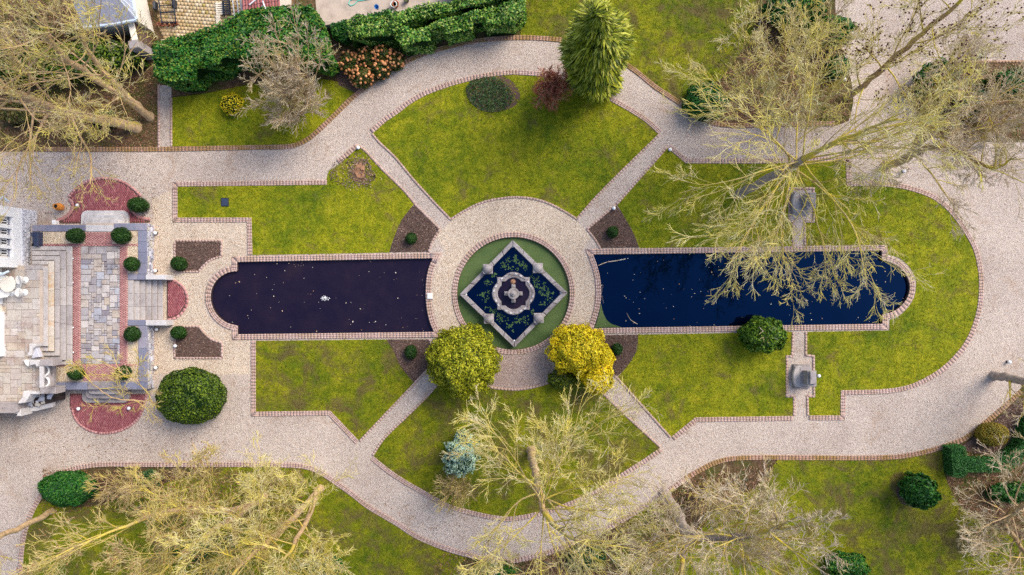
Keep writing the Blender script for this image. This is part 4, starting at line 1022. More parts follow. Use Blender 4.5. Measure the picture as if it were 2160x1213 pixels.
# retaining wall along the concrete yard
t = empty('retaining_wall', W(765, 38), 'low pale concrete wall along the edge of the neighbour yard', 'wall')
wl = [(684, 49), (730, 42), (780, 34), (842, 24), (900, 14)]
for i in range(4):
    a, b_ = wl[i], wl[i + 1]; at(t, slab('wall_block', [(a[0] + .3, a[1] - 3.5), (b_[0] - .3, b_[1] - 3.5), (b_[0] - .3, b_[1] + 4.5), (a[0] + .3, a[1] + 4.5)], .7, .7, 'concrete', None, .02))
t = empty('garden_hose', W(755, 6, .05), 'turquoise garden hose looped on the concrete yard', 'hose')
hp = curve(W2([(790, -12), (765, 1), (748, -2), (738, 1), (735, 8), (740, 12), (748, 9), (754, 2), (775, -1), (800, -8)], .05), False, .15)
mb = MB()
for a, b_ in zip(hp[:-1], hp[1:]): mb.bar((*a, .05), (*b_, .05), .03, 5)
at(t, mb.build('tube', M['hose'], None)); at(t, MB().bar((*hp[-1], .05), (hp[-1][0] + .15, hp[-1][1], .05), .04, 6).build('nozzle', M['blue_plastic'], None))
t = empty('bucket', W(796, 18, .7), 'bright blue bucket standing on the low concrete wall', 'bucket')
MB().lathe([(.09, 0), (.14, .28), (.15, .29), (.13, .28), (.08, .03)], n=16).build('body', M['blue_plastic'], t, True)
hm = MB(); 
for k in range(8):
    a0, a1 = math.pi * k / 8, math.pi * (k + 1) / 8; hm.bar((.14 * math.cos(a0), 0, .28 + .1 * math.sin(a0)), (.14 * math.cos(a1), 0, .28 + .1 * math.sin(a1)), .01, 4)
hm.build('handle', M['black_metal'], t)
for k, (px, py, mt) in enumerate(((832, 13, 'white_plastic'), (836, 12, 'copper'), (858, 3, 'black_metal'))):
    t = empty('planter', W(px, py, .02), ['white planter pot on the yard beside the ivy hedge', 'brown planter pot beside the white one near the ivy hedge', 'dark square planter at the top of the concrete yard'][k], 'planter')
    MB().lathe([(.14, 0), (.2, .3), (.22, .32), (.18, .32), (.16, .26)], n=16 if k < 2 else 4).build('body', M[mt], t, k < 2); MB().lathe([(.165, .26), (.15, .27)], n=12).build('soil', M['scrub'], t)

# ================================================================== evergreen planting
def clumps(d, k, size, seed):
    """rounded sub-clumps on a unit sphere: 0 in the creases, 1 on each clump"""
    g = np.random.default_rng(seed); c = g.normal(0, 1, (k, 3)); c /= np.linalg.norm(c, axis=1)[:, None]
    h = g.uniform(.55, 1.0, k); best = np.zeros(len(d))
    for i in range(k): best = np.maximum(best, h[i] * np.exp(-((d - c[i]) ** 2).sum(1) / size ** 2))
    return best

def crown_pts(c, r, n, lump, k, size, seed, zmin=-.5, depth=.15):
    d = RNG.normal(0, 1, (int(n * 1.5), 3)); d /= np.linalg.norm(d, axis=1)[:, None]; d = d[d[:, 2] > zmin][:n]
    rad = 1 - lump + lump * 1.2 * clumps(d, k, size, seed) if lump else np.ones(len(d))
    rad = rad * (1 - depth * RNG.uniform(0, 1, len(d)) ** 2)
    N = d / np.array(r); N /= np.linalg.norm(N, axis=1)[:, None]
    return np.array(c) + d * rad[:, None] * np.array(r), N

def core(c, r, lump, k, size, seed, sc=.86, zmin=-.55, nu=28, nv=14):
    V = []; F = []
    for j in range(nv + 1):
        z = 1 - (1 - zmin) * j / nv; q = math.sqrt(max(0, 1 - z * z))
        for i in range(nu): V.append((q * math.cos(2 * math.pi * i / nu), q * math.sin(2 * math.pi * i / nu), z))
    V = np.array(V); rad = sc * (1 - lump + lump * 1.2 * clumps(V / (np.linalg.norm(V, axis=1)[:, None] + 1e-9), k, size, seed)) if lump else np.full(len(V), sc)
    V = np.array(c) + V * rad[:, None] * np.array(r)
    for j in range(nv):
        for i in range(nu): F.append((j * nu + i, (j + 1) * nu + i, (j + 1) * nu + (i + 1) % nu, j * nu + (i + 1) % nu))
    return V, np.array(F)

def join(parts):
    V = []; F = []; o = 0
    for v, f in parts: V.append(v); F.append(f + o); o += len(v)
    return np.concatenate(V), np.concatenate(F)

def shrub(name, px, py, zb, r, n, leaf, mat, label, cat, group=None, lump=.1, k=30, size=.35, seed=1, jit=.5, depth=.15, aspect=.55, trunk=True, inner=None):
    """one bush: stem + foliage; px,py is where its middle shows, zb the ground it grows from"""
    zc = zb + r[2] * .62; x, y, _ = W(px, py, zc + r[2] * .25)
    t = empty(name, (x, y, zb), label, cat, group); c = (0, 0, zc - zb)
    P, N = crown_pts(c, r, n, lump, k, size, seed, depth=depth); v, f = bits(P, N, np.full(len(P), leaf), aspect, jit)
    link('foliage', np_mesh('foliage', v, f), M[mat], t)
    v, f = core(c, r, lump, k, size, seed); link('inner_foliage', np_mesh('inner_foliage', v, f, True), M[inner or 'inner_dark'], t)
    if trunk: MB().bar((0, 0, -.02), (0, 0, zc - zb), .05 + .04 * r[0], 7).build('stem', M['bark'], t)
    return t

BALLS = [((157, 497), T1, (.56, .50, .52), 'clipped box ball on the gravel panel near the navy box'), ((253, 497), T1, (.60, .55, .6), 'clipped box ball at the top right corner of the terrace'),
         ((289, 432), 0, (.64, .50, .75), 'egg shaped clipped box beside the upper red landing'), ((276, 557), T1, (.47, .47, .5), 'clipped box ball just above the broad garden steps'),
         ((375, 556), 0, (.52, .49, .55), 'clipped box ball on the corner of the upper mulch bed by the pool'), ((277, 705), T1, (.50, .50, .5), 'clipped box ball just below the broad garden steps'),
         ((375, 702), 0, (.49, .45, .55), 'clipped box ball on the corner of the lower mulch bed by the pool'), ((158, 788), T1, (.50, .44, .5), 'clipped box ball half veiled by twigs left of the lower side steps'),
         ((258, 787), T1, (.50, .46, .5), 'clipped box ball half veiled by twigs right of the lower side steps'), ((867, 503), .03, (.38, .38, .45), 'small box ball in the upper left mulch sector by the fountain'),
         ((1293, 489), .03, (.39, .39, .45), 'small box ball in the upper right mulch sector by the fountain'), ((866, 743), .03, (.40, .46, .5), 'small box ball in the lower left mulch sector by the fountain'),
         ((1302, 737), .03, (.37, .40, .45), 'small box ball in the lower right mulch sector beside the golden yew')]
for i, ((px, py), zb, r, lb) in enumerate(BALLS):
    shrub('box_ball', px, py, zb, r, 2600, .035, 'box_leaf', lb, 'topiary', 'clipped box balls', .09, 26, .4, i, .55, .12)
bb = W2([(290, 420), (300, 414), (312, 430), (314, 452), (304, 458), (290, 450)])
litter('leaf_litter', bb, 60, .06, 'chip', drive, .03)
# great clipped yew with a hollow middle
t = shrub('clipped_yew', 397, 838, 0, (2.22, 1.84, 1.55), 15000, .062, 'yew_leaf', 'large oval clipped yew with a dark hollow on top beside the gravel drive', 'topiary', None, .09, 60, .22, 5, .5, .12)
P = np.column_stack([RNG.normal(.5, .42, 300), RNG.normal(-.02, .2, 300), np.full(300, 2.34)]); P[:, 2] -= .12 * (P[:, 0] / 1.2) ** 2; P[:, 1] += .2 * np.sin(P[:, 0] * 4)
v, f = bits(P, np.tile([0., 0., 1.], (300, 1)), np.full(300, .085), .6, .5); o = link('hollow', np_mesh('hollow', v, f), M['inner_dark'], t); o['kind'] = 'stuff'
def dome(name, px, py, zb, r, n, leaf, mat, label, cat='shrub', **k): return shrub(name, px, py, zb, r, n, leaf, mat, label, cat, None, **k)
# the round conifers by the fountain
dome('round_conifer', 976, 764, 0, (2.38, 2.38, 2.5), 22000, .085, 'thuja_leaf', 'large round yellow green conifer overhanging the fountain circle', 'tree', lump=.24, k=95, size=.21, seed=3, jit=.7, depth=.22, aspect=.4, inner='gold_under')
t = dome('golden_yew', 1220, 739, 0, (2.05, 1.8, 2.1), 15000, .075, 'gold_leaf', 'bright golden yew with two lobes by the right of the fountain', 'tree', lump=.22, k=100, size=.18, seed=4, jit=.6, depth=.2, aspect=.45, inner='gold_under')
for (px, py, z, r, s) in ((1262, 798, 1.5, (1.1, 1.15, 1.1), 5), (1275, 757, 1.4, (.75, 1.0, 1.0), 7)):
    x, y, _ = W(px, py, z + .4); c = (x - t.location.x, y - t.location.y, z)
    P, N = crown_pts(c, r, 5200, .22, 60, .22, s); v, f = bits(P, N, np.full(len(P), .075), .45, .6); link('side_lobe', np_mesh('side_lobe', v, f), M['gold_leaf'], t)
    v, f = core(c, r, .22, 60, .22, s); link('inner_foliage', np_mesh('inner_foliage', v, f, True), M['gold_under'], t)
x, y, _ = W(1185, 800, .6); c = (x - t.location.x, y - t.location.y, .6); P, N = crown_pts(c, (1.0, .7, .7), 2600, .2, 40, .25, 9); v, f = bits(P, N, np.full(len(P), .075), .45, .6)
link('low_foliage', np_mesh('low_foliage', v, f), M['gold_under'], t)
t = dome('evergreen_shrub', 1613, 706, 0, (1.5, 1.22, 1.5), 6500, .105, 'broad_leaf', 'leafy green shrub with dead pale sticks at the right pool edge', lump=.25, k=40, size=.3, seed=6, jit=.6, depth=.25)
ds = MB()
for a, L in ((2.5, .9), (1.2, .55), (.4, .5), (-.5, .45), (3.4, .7), (4.3, .5)):
    ds.bar((0, 0, 1.7), (L * math.cos(a), L * math.sin(a), 2.35), .025, 5, .01); ds.bar((L * .5 * math.cos(a), L * .5 * math.sin(a), 2.02), (L * .8 * math.cos(a + .5), L * .8 * math.sin(a + .5), 2.3), .015, 4, .008)
ds.build('dead_stem', M['twig_pale'], t)
dome('forsythia', 487, 218, .03, (.78, .74, .6), 1500, .05, 'forsythia_leaf', 'small round bright yellow shrub on the upper left lawn', lump=.2, k=30, size=.3, seed=8, jit=.9, depth=.5)
dome('olive_dome', 2097, 917, 0, (1.02, .78, .7), 5200, .045, 'olive_leaf', 'olive brown clipped dome inside the corner hedge', lump=.06, seed=10)
dome('holly_bush', 1945, 1038, .03, (1.02, 1.12, 1.7), 4200, .10, 'bush_leaf', 'glossy dark green bush on its round mulch patch in the lower right lawn', lump=.25, k=40, size=.28, seed=11, jit=.6)
dome('laurel_bush', 137, 1032, 0, (1.85, 1.2, 1.0), 9000, .075, 'bush_leaf', 'rounded dark green bush at the lower left drive bend', lump=.15, k=50, size=.25, seed=12)
dome('dark_shrub', 1490, 212, 0, (1.5, 1.25, 1.0), 6000, .085, 'bush_leaf', 'dark green shrub at the inside bend of the upper right drive', lump=.22, k=40, size=.3, seed=13)
dome('blue_conifer', 972, 962, .03, (1.25, 1.5, 1.9), 7500, .07, 'blue_leaf', 'silvery blue conifer among bare twigs in the lower middle lawn', 'tree', lump=.38, k=46, size=.24, seed=14, jit=.7, depth=.35)
# ground cover oval
gx = curve(W2([(1040 + 57 * math.cos(t_) + 3 * math.sin(3 * t_), 198 + 39 * math.sin(t_)) for t_ in np.linspace(0, 2 * math.pi, 20, endpoint=False)]), True, .3)
gb = sheet('ground_cover_bed', [gx], .036, M['mulch'])
X, Y = scatter(gx, 420); P = np.stack([X, Y, RNG.uniform(.08, .3, len(X))], 1); P = P[inside(gx, X + .45, Y + .1)]; v, f = bits(P, np.tile([0., 0., 1.], (len(P), 1)), np.full(len(P), .055), .5, .6)
o = link('ground_cover', np_mesh('ground_cover', v, f), M['cover_leaf'], gb); o['kind'] = 'stuff'

# hedges: clipped solids with a footprint
def hedge(name, px, h, n, leaf, mat, label, dens_core=.25, z0=0.0, parent=None, rnd=.22, cat='hedge', jitz=.10):
    poly = ccw(curve(W2(px), True, .3, 40)); cx, cy = np.mean(poly, 0)
    t = parent or empty(name, (cx, cy, z0), label, cat)
    poly = [(x - cx, y - cy) for x, y in poly]; ins = offset(poly, -.06, True); ins2 = offset(poly, -rnd, True)
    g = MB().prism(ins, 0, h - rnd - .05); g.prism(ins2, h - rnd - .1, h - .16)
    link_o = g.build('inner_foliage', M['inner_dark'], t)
    # leaves on sides and top
    E = [(poly[i], poly[(i + 1) % len(poly)]) for i in range(len(poly))]; L = np.array([math.dist(a, b_) for a, b_ in E]); A_side = L.sum() * h; A_top = abs(area(poly))
    ns = int(n * A_side / (A_side + A_top)); idx = RNG.choice(len(E), ns, p=L / L.sum()); u = RNG.uniform(0, 1, ns)
    a = np.array([E[i][0] for i in idx]); b_ = np.array([E[i][1] for i in idx]); p2 = a + (b_ - a) * u[:, None]; tt = (b_ - a) / (np.linalg.norm(b_ - a, axis=1)[:, None] + 1e-9)
    nn = np.stack([tt[:, 1], -tt[:, 0], np.zeros(ns)], 1); z = RNG.uniform(0, h, ns)
    sm = 1.0 if jitz > .05 else .15; wob = .10 * sm * np.sin(p2[:, 0] * 2.3 + z * 3.1) + .08 * sm * np.sin(p2[:, 1] * 3.3 - z * 2.2)
    P1 = np.column_stack([p2 + nn[:, :2] * (wob - .04 - rnd * np.clip((z - h + rnd) / rnd, 0, 1) ** 2 + RNG.uniform(-.06, .06, ns))[:, None], z])
    X, Y = scatter(poly, max(1, (n - ns) / max(A_top, .1))); ed = np.full(len(X), h)
    wz = sm * (.09 * np.sin(X * 2.7 + Y * 1.3) + .07 * np.sin(Y * 3.9 - X * 2.1) + .05 * np.sin(X * 6.1)) + RNG.uniform(-.5, 1, len(X)) * jitz
    P2 = np.column_stack([X, Y, ed + wz])
    v1, f1 = bits(P1, nn + np.array([0, 0, .35]), np.full(len(P1), leaf), .55, .45); v2, f2 = bits(P2, np.tile([0., 0., 1.], (len(P2), 1)), np.full(len(P2), leaf), .55, .5)
    V, F = join([(v1, f1), (v2, f2)]); link('foliage', np_mesh('foliage', V, F), M[mat], t)
    return t
hedge('laurel_hedge', [(372, 186), (366, 123), (420, 108), (470, 95), (560, 56), (610, 50), (684, 48), (716, 152), (700, 163), (640, 145), (560, 150), (512, 150), (500, 163), (450, 166), (438, 194), (400, 197)], 2.6, 26000, .095, 'laurel_leaf',
      'tall wide glossy laurel hedge between the upper left lawn and neighbour patio')
hedge('ivy_hedge', [(862, 121), (915, 107), (915, 90), (944, 82), (948, 98), (1000, 84), (1000, 69), (1026, 63), (1029, 79), (1085, 73), (1104, 45), (1108, -25), (1078, -25), (1075, 32), (1000, 52), (930, 72), (885, 88), (868, 82), (848, 86), (846, 104)], 2.0, 16000, .085, 'ivy_leaf',
      'long ivy clad hedge with two notches along the upper drive')
hedge('ivy_hedge', [(752, 102), (750, 72), (770, 60), (800, 62), (850, 56), (880, 42), (960, 30), (1066, 8), (1066, 26), (985, 45), (890, 66), (862, 78), (846, 92), (800, 104)], 2.1, 13000, .085, 'ivy_leaf',
      'rear ivy hedge running behind the notched one beside the concrete yard')
hedge('ivy_hedge', [(960, 20), (1064, -3), (1064, -40), (960, -40)], 2.0, 5000, .085, 'ivy_leaf', 'short block of ivy hedge at the very top edge beside the lawn')
hedge('privet_hedge', [(1985, 937), (2016, 934), (2022, 962), (2090, 958), (2130, 930), (2142, 890), (2165, 858), (2195, 840), (2195, 880), (2165, 915), (2150, 950), (2100, 985), (2022, 988), (2014, 1000), (1990, 998)], .95, 20000, .036, 'hedge_leaf',
      'low clipped dark green hedge bending round the lower right bed', jitz=.04)
hedge('side_hedge', [(20, 115), (120, 120), (240, 100), (300, 112), (318, 140), (240, 165), (100, 175), (0, 165)], 1.6, 9000, .10, 'yew_leaf', 'loose green hedge behind the leaning trunks at the top left')
hedge('ivy_mound', [(705, 60), (740, 55), (752, 78), (735, 95), (708, 88)], .8, 2600, .08, 'bush_leaf', 'low dark ivy mound under the concrete yard wall')
hedge('ivy_mound', [(780, 42), (830, 34), (850, 40), (846, 50), (790, 54)], .9, 2200, .08, 'bush_leaf', 'dark ivy strip between concrete wall and rear hedge')
# loose evergreen shrubs in the right-hand plantings and corners
SH = [('evergreen_shrub', 1985, 165, (1.5, 1.3, 1.6), 'rounded rhododendron under bare branches at the left of the right planting', 'bush_leaf'), ('evergreen_shrub', 2060, 215, (1.3, 1.0, 1.2), 'dark shrub in the middle of the right planting under grey twigs', 'cover_leaf'),
      ('evergreen_shrub', 2135, 180, (1.5, 1.2, 1.4), 'dark shrub at the right picture edge under grey twigs', 'bush_leaf'), ('evergreen_shrub', 1755, 60, (1.6, 1.2, 1.5), 'green shrub beside the gravel at the top of the right border', 'laurel_leaf'),
      ('evergreen_shrub', 1680, 20, (2.0, 1.5, 1.6), 'dark evergreen mass at the top edge of the right border', 'bush_leaf'), ('evergreen_shrub', 1770, 140, (.8, .8, .8), 'small green shrub low in the upper right border', 'bush_leaf'),
      ('evergreen_shrub', 1790, 1195, (1.6, .9, .8), 'flat green shrub at the bottom edge below the lower right lawn', 'laurel_leaf'), ('evergreen_shrub', 2135, 1040, (1.6, .7, .7), 'broad dark shrub below the clipped corner hedge', 'bush_leaf'),
      ('evergreen_shrub', 400, 1160, (1.3, .8, .6), 'low green shrub under the lower left bare trees', 'bush_leaf'), ('evergreen_shrub', 680, 1195, (1.4, .8, .7), 'dark green shrub at the bottom edge left of the drive bend', 'bush_leaf'),
      ('evergreen_shrub', 1050, 1205, (1.6, .6, .6), 'low green shrub at the bottom edge below the drive bend', 'laurel_leaf'), ('evergreen_shrub', 1240, 1180, (1.5, .8, .6), 'low green shrub at the bottom edge right of the middle tree', 'cover_leaf'),
      ('evergreen_shrub', 310, 1010, (1.0, .6, .5), 'small green shrub behind the brick edge at the lower left', 'cover_leaf'), ('evergreen_shrub', 220, 250, (1.1, .6, .5), 'small dark shrub under the long leaning trunk at the left', 'cover_leaf'),
      ('evergreen_shrub', 70, 60, (1.6, 1.0, .9), 'brownish scrub mass in the top left corner', 'scrub'), ('evergreen_shrub', 180, 70, (1.4, .9, .8), 'brownish scrub below the summerhouse roof', 'scrub'), ('evergreen_shrub', 40, 240, (1.4, .8, .6), 'low brown scrub at the left edge above the drive', 'scrub')]
for i, (nm, px, py, r, lb, mt) in enumerate(SH):
    shrub(nm, px, py, 0, r, int(2000 * r[0] * r[1]) + 900, .085, mt, lb, 'shrub', None, .28, 36, .3, 40 + i, .6, .25)
# hydrangeas with dry orange heads
for i, (px, py, rx, ry, lb) in enumerate(((735, 132, .62, .75, 'hydrangea with dry orange heads, leftmost of the border clump'), (762, 160, .75, .7, 'hydrangea with dry orange heads at the drive edge of the border clump'), (775, 122, .75, .7, 'hydrangea with dry orange heads in the middle of the border clump'),
                                         (808, 118, .75, .7, 'hydrangea with dense orange heads next to the ivy hedge'), (800, 146, .7, .6, 'hydrangea with orange heads at the lower right of the border clump'), (832, 128, .6, .55, 'hydrangea with orange heads, rightmost of the border clump'))):
    t = shrub('hydrangea', px, py, .03, (rx * 1.12, ry * 1.12, .75), 1800, .07, 'hydrangea_leaf', lb, 'hydrangea', 'hydrangeas in the border', .25, 30, .3, 70 + i, .7, .3)
    P, N = crown_pts((0, 0, .47), (rx, ry, .78), 44, 0, 1, 1, i, .0, 0); mb = []
    for p in P:
        v, f = core(p, (.085, .085, .075), 0, 1, 1, 1, 1.0, -.6, 7, 4); mb.append((v, f))
    V, F = join(mb); o = link('flower_heads', np_mesh('flower_heads', V, F), M['flower_orange'], t); o['kind'] = 'stuff'

# big feathery cypress: drooping sprays round a leaning spire
def cypress():
    bx, by, _ = W(1252, 178); t = empty('cypress_tree', (bx, by, 0), 'tall feathery yellow green cypress standing across the upper drive', 'tree')
    Ht = 10.5; tx, ty, _ = W(1268, 14, Ht); top = np.array((tx - bx, ty - by, Ht))
    nc = 92; n = nc * 17; hc = RNG.uniform(.05, 1, nc) ** .85; ac = RNG.uniform(0, 2 * np.pi, nc); fc = RNG.uniform(.5, 1.28, nc); ci = np.repeat(np.arange(nc), 17)
    h = np.clip(hc[ci] + RNG.normal(0, .022, n), .03, 1.0); az = ac[ci] + RNG.normal(0, .24, n)
    prof = np.where(h < .45, 1.5 + .75 * h, 1.84 * np.clip(1 - ((h - .45) / .57) ** 2.1, .02, 1)); lob = fc[ci] + RNG.normal(0, .07, n)
    R = prof * lob * .86; ax = h[:, None] * top; out = np.stack([np.cos(az), np.sin(az), np.zeros(n)], 1)
    tip = ax + out * R[:, None] + np.array([0, 0, -.15]); Vs = []; Fs = []; o = 0
    # each spray: flat frond of tapering leaflets, drooping outward
    m = 11; side = np.cross(out, [0, 0, 1])
    for j in range(m):
        s = (j / (m - 1) - .5) * 2; for_len = .42 + .34 * (1 - abs(s)); L = RNG.uniform(.75, 1.2, n) * for_len
        d = out * (np.cos(s * .9))[..., None] + side * math.sin(s * .9); d = d + np.array([0, 0, 1]) * (RNG.uniform(-.1, .8, n)[:, None]) ; d /= np.linalg.norm(d, axis=1)[:, None]
        st_ = tip - out * .38 + side * (s * .14) + RNG.normal(0, .05, (n, 3)); w = np.cross(d, RNG.normal(0, 1, (n, 3)) * .4 + np.array([0, 0, 1])); w /= np.linalg.norm(w, axis=1)[:, None]
        midp = st_ + d * (L * .5)[:, None]; en = st_ + d * L[:, None] - np.array([0, 0, 1]) * (L * .35)[:, None]
        V = np.stack([st_, midp + w * .055, en, midp - w * .055], 1).reshape(-1, 3); Vs.append(V); Fs.append(np.arange(len(V)).reshape(-1, 4) + o); o += len(V)
    link('foliage', np_mesh('foliage', np.concatenate(Vs), np.concatenate(Fs)), M['cypress_leaf'], t)
    V = []; F = []; nu = 16
    for j, hh in enumerate(np.linspace(.02, .97, 14)):
        rr = (1.5 + .75 * hh if hh < .45 else 1.84 * max(.02, 1 - ((hh - .45) / .57) ** 2.1)) * .55
        for i in range(nu): V.append(tuple(hh * top + np.array((rr * math.cos(2 * math.pi * i / nu), rr * math.sin(2 * math.pi * i / nu), 0))))
    for j in range(13):
        for i in range(nu): F.append((j * nu + i, j * nu + (i + 1) % nu, (j + 1) * nu + (i + 1) % nu, (j + 1) * nu + i))
    link('inner_foliage', np_mesh('inner_foliage', V, F, True), M['inner_dark'], t)
    MB().bar((0, 0, -.05), tuple(top * .9), .28, 10, .05).build('trunk', M['bark'], t)
cypress()

# ================================================================== bare trees
def grow(P, D, L, R, ns, wig, trop, tip, flat=0.0):
    K = len(P); pts = [P]; d = D.copy(); rad = []
    for s in range(ns):
        d = d + RNG.normal(0, wig, (K, 3)); d[:, 2] += trop; d[:, 2] *= 1 - flat
        d /= np.linalg.norm(d, axis=1)[:, None]; pts.append(pts[-1] + d * (L / ns)[:, None])
    t = np.linspace(0, 1, ns + 1); rad = R[:, None] * (1 + (tip - 1) * t)[None, :]
    return np.stack(pts, 1), rad

def sprout(poly, rad, L, m, t0, ang, asd, lr, rr, rmin):
    K, n1, _ = poly.shape; t = t0 + (1 - t0) * (np.arange(m)[None, :] + RNG.uniform(.1, .9, (K, m))) / m
    f = t * (n1 - 1) * .999; i = f.astype(int); u = (f - i)[..., None]; k = np.arange(K)[:, None]
    A = poly[k, i]; B = poly[k, i + 1]; P = A + (B - A) * u; T = B - A; T /= np.linalg.norm(T, axis=2)[..., None] + 1e-9
    r = rad[k, i]; Q = RNG.normal(0, 1, (K, m, 3)); Q -= (Q * T).sum(2)[..., None] * T; Q /= np.linalg.norm(Q, axis=2)[..., None]
    a = np.clip(RNG.normal(ang, asd, (K, m)), .15, 1.5)[..., None]; D = T * np.cos(a) + Q * np.sin(a)
    Lc = L[:, None] * lr * (1.2 - .65 * t) * RNG.uniform(.65, 1.3, (K, m)); Rc = np.maximum(r * rr, rmin)
    return P.reshape(-1, 3), D.reshape(-1, 3), Lc.ravel(), Rc.ravel()

def tubes(poly, rad, sides):
    K, n1, _ = poly.shape; T = np.gradient(poly, axis=1); T /= np.linalg.norm(T, axis=2)[..., None] + 1e-9
    ref = np.where(np.abs(T[:, :1, 2:3]) > .9, np.array([1., 0, 0]), np.array([0, 0, 1.])); U = np.cross(T, np.broadcast_to(ref, T.shape)); U /= np.linalg.norm(U, axis=2)[..., None] + 1e-9; Wv = np.cross(T, U)
    a = 2 * np.pi * np.arange(sides) / sides
    V = poly[:, :, None, :] + rad[..., None, None] * (U[:, :, None, :] * np.cos(a)[None, None, :, None] + Wv[:, :, None, :] * np.sin(a)[None, None, :, None])
    base = (np.arange(K)[:, None, None] * n1 + np.arange(n1 - 1)[None, :, None]) * sides; s = np.arange(sides)[None, None, :]; s2 = (s + 1) % sides
    F = np.stack([base + s, base + s2, base + sides + s2, base + sides + s], -1).reshape(-1, 4)
    return V.reshape(-1, 3), F

def bare_tree(name, stems, label, limbs=7, limb_l=4.5, t0=.45, lv=((8, .55), (5, .52), (4, .5), (3, .6)), ang=.5, trop=.03, wig=.09, bark_m='bark', twig_m='twig', rmin=.0115, group=None, pods=None, cat='tree', first_ang=.8, out=0.0, pod_r=.05, elev=(.15, .9), bias=None, twk=1.0):
    """stems: lists of (px, py, z, radius) as they show in the picture"""
    b0 = W(*stems[0][0][:3]); t = empty(name, (b0[0], b0[1], 0), label, cat, group); org = np.array((b0[0], b0[1], 0))
    parts = []; L1 = []
    for st in stems:
        pts = np.array([W(p[0], p[1], p[2]) for p in st]); rr = np.array([p[3] for p in st]); n = 5
        tt = np.linspace(0, len(st) - 1, (len(st) - 1) * n + 1); P = []; Rr = []
        for x in tt:                                   # Catmull-Rom through the control points
            i = min(int(x), len(st) - 2); u = x - i; p1, p2 = pts[i], pts[i + 1]; p0 = pts[i - 1] if i else 2 * p1 - p2; p3 = pts[i + 2] if i + 2 < len(st) else 2 * p2 - p1
            P.append(.5 * (2 * p1 + (p2 - p0) * u + (2 * p0 - 5 * p1 + 4 * p2 - p3) * u * u + (-p0 + 3 * p1 - 3 * p2 + p3) * u ** 3)); Rr.append(rr[i] + (rr[i + 1] - rr[i]) * u)
        P = np.array(P); P[1:-1] += RNG.normal(0, .04, (len(P) - 2, 3)); Rr = np.array(Rr) * .76
        if pts[0][2] < .5 and Rr[0] > .08:                # root flare
            e = P[1] - P[0]; P = np.concatenate([[P[0] - (0, 0, .12)], [P[0] + e * .12], [P[0] + e * .35], P[1:]]); Rr = np.concatenate([[Rr[0] * 1.5], [Rr[0] * 1.22], [Rr[0] * 1.06], Rr[1:]])
        parts.append(tubes((P - org)[None], Rr[None], 10)); ln = np.linalg.norm(np.diff(P, axis=0), axis=1).sum()
        q = sprout(P[None], Rr[None], np.array([1.0]), limbs, t0, first_ang, .25, 1, .31, .025)
        az = RNG.uniform(0, 6.28) + np.arange(limbs) * 2.4 + RNG.normal(0, .25, limbs); el = RNG.uniform(elev[0], elev[1], limbs)
        Dd = np.stack([np.cos(az) * np.cos(el), np.sin(az) * np.cos(el), np.sin(el)], 1)
        if bias: Dd += np.array((bias[0], bias[1], 0)) * RNG.uniform(.2, 1, limbs)[:, None]
        L1.append((q[0], Dd / np.linalg.norm(Dd, axis=1)[:, None], limb_l * RNG.uniform(.75, 1.2, limbs), q[3]))
        te = P[-1] - P[-3]; L1.append((P[-1:], te[None] / np.linalg.norm(te), np.array([limb_l * .9]), Rr[-1:] * .95))
    V, F = join(parts); link('trunk', np_mesh('trunk', V, F, True), M['bark' if bark_m == 'bark_yellow' else bark_m], t)
    P, D, L, R = (np.concatenate([l[i] for l in L1]) for i in range(4)); P = P - org
    poly, rad = grow(P, D, L, R, 8, wig, trop + .03, .25); lim = [tubes(poly, rad, 6)]
    tw = []; tips = None
    for k, (m, lr) in enumerate(lv):
        P, D, L, R = sprout(poly, rad, L, m, .22, ang, .28, lr, .56, rmin)
        L = np.maximum(L, .22); last = k == len(lv) - 1
        poly, rad = grow(P, D, L, np.maximum(R, rmin), ((6, 4, 2, 1) if len(lv) == 4 else (5, 3, 2))[k], wig * (1.15 + .12 * k), trop * (1.0 + .6 * k), .45 if k < 2 else .6)
        keep = poly[:, :, 2].min(1) > .25; poly, rad, L = poly[keep], rad[keep], L[keep]
        (lim if k == 0 else tw).append(tubes(poly, rad, 4 if k == 0 else 3)); tips = poly[:, -1]
    V, F = join(lim); link('limbs', np_mesh('limbs', V, F, True), M[bark_m if bark_m != 'bark_grey' else 'bark_yellow'], t)
    V, F = join(tw); link('twigs', np_mesh('twigs', V, F), M[twig_m], t)
    if pods:
        sel = tips[RNG.choice(len(tips), min(pods[0], len(tips)), replace=False)]; V, F = join([core(p, (pod_r, pod_r, pod_r), 0, 1, 1, 1, 1.0, -.8, 5, 3) for p in sel + RNG.normal(0, .03, sel.shape)])
        o = link('seed_pods', np_mesh('seed_pods', V, F), M[pods[1]], t); o['kind'] = 'stuff'
    return t

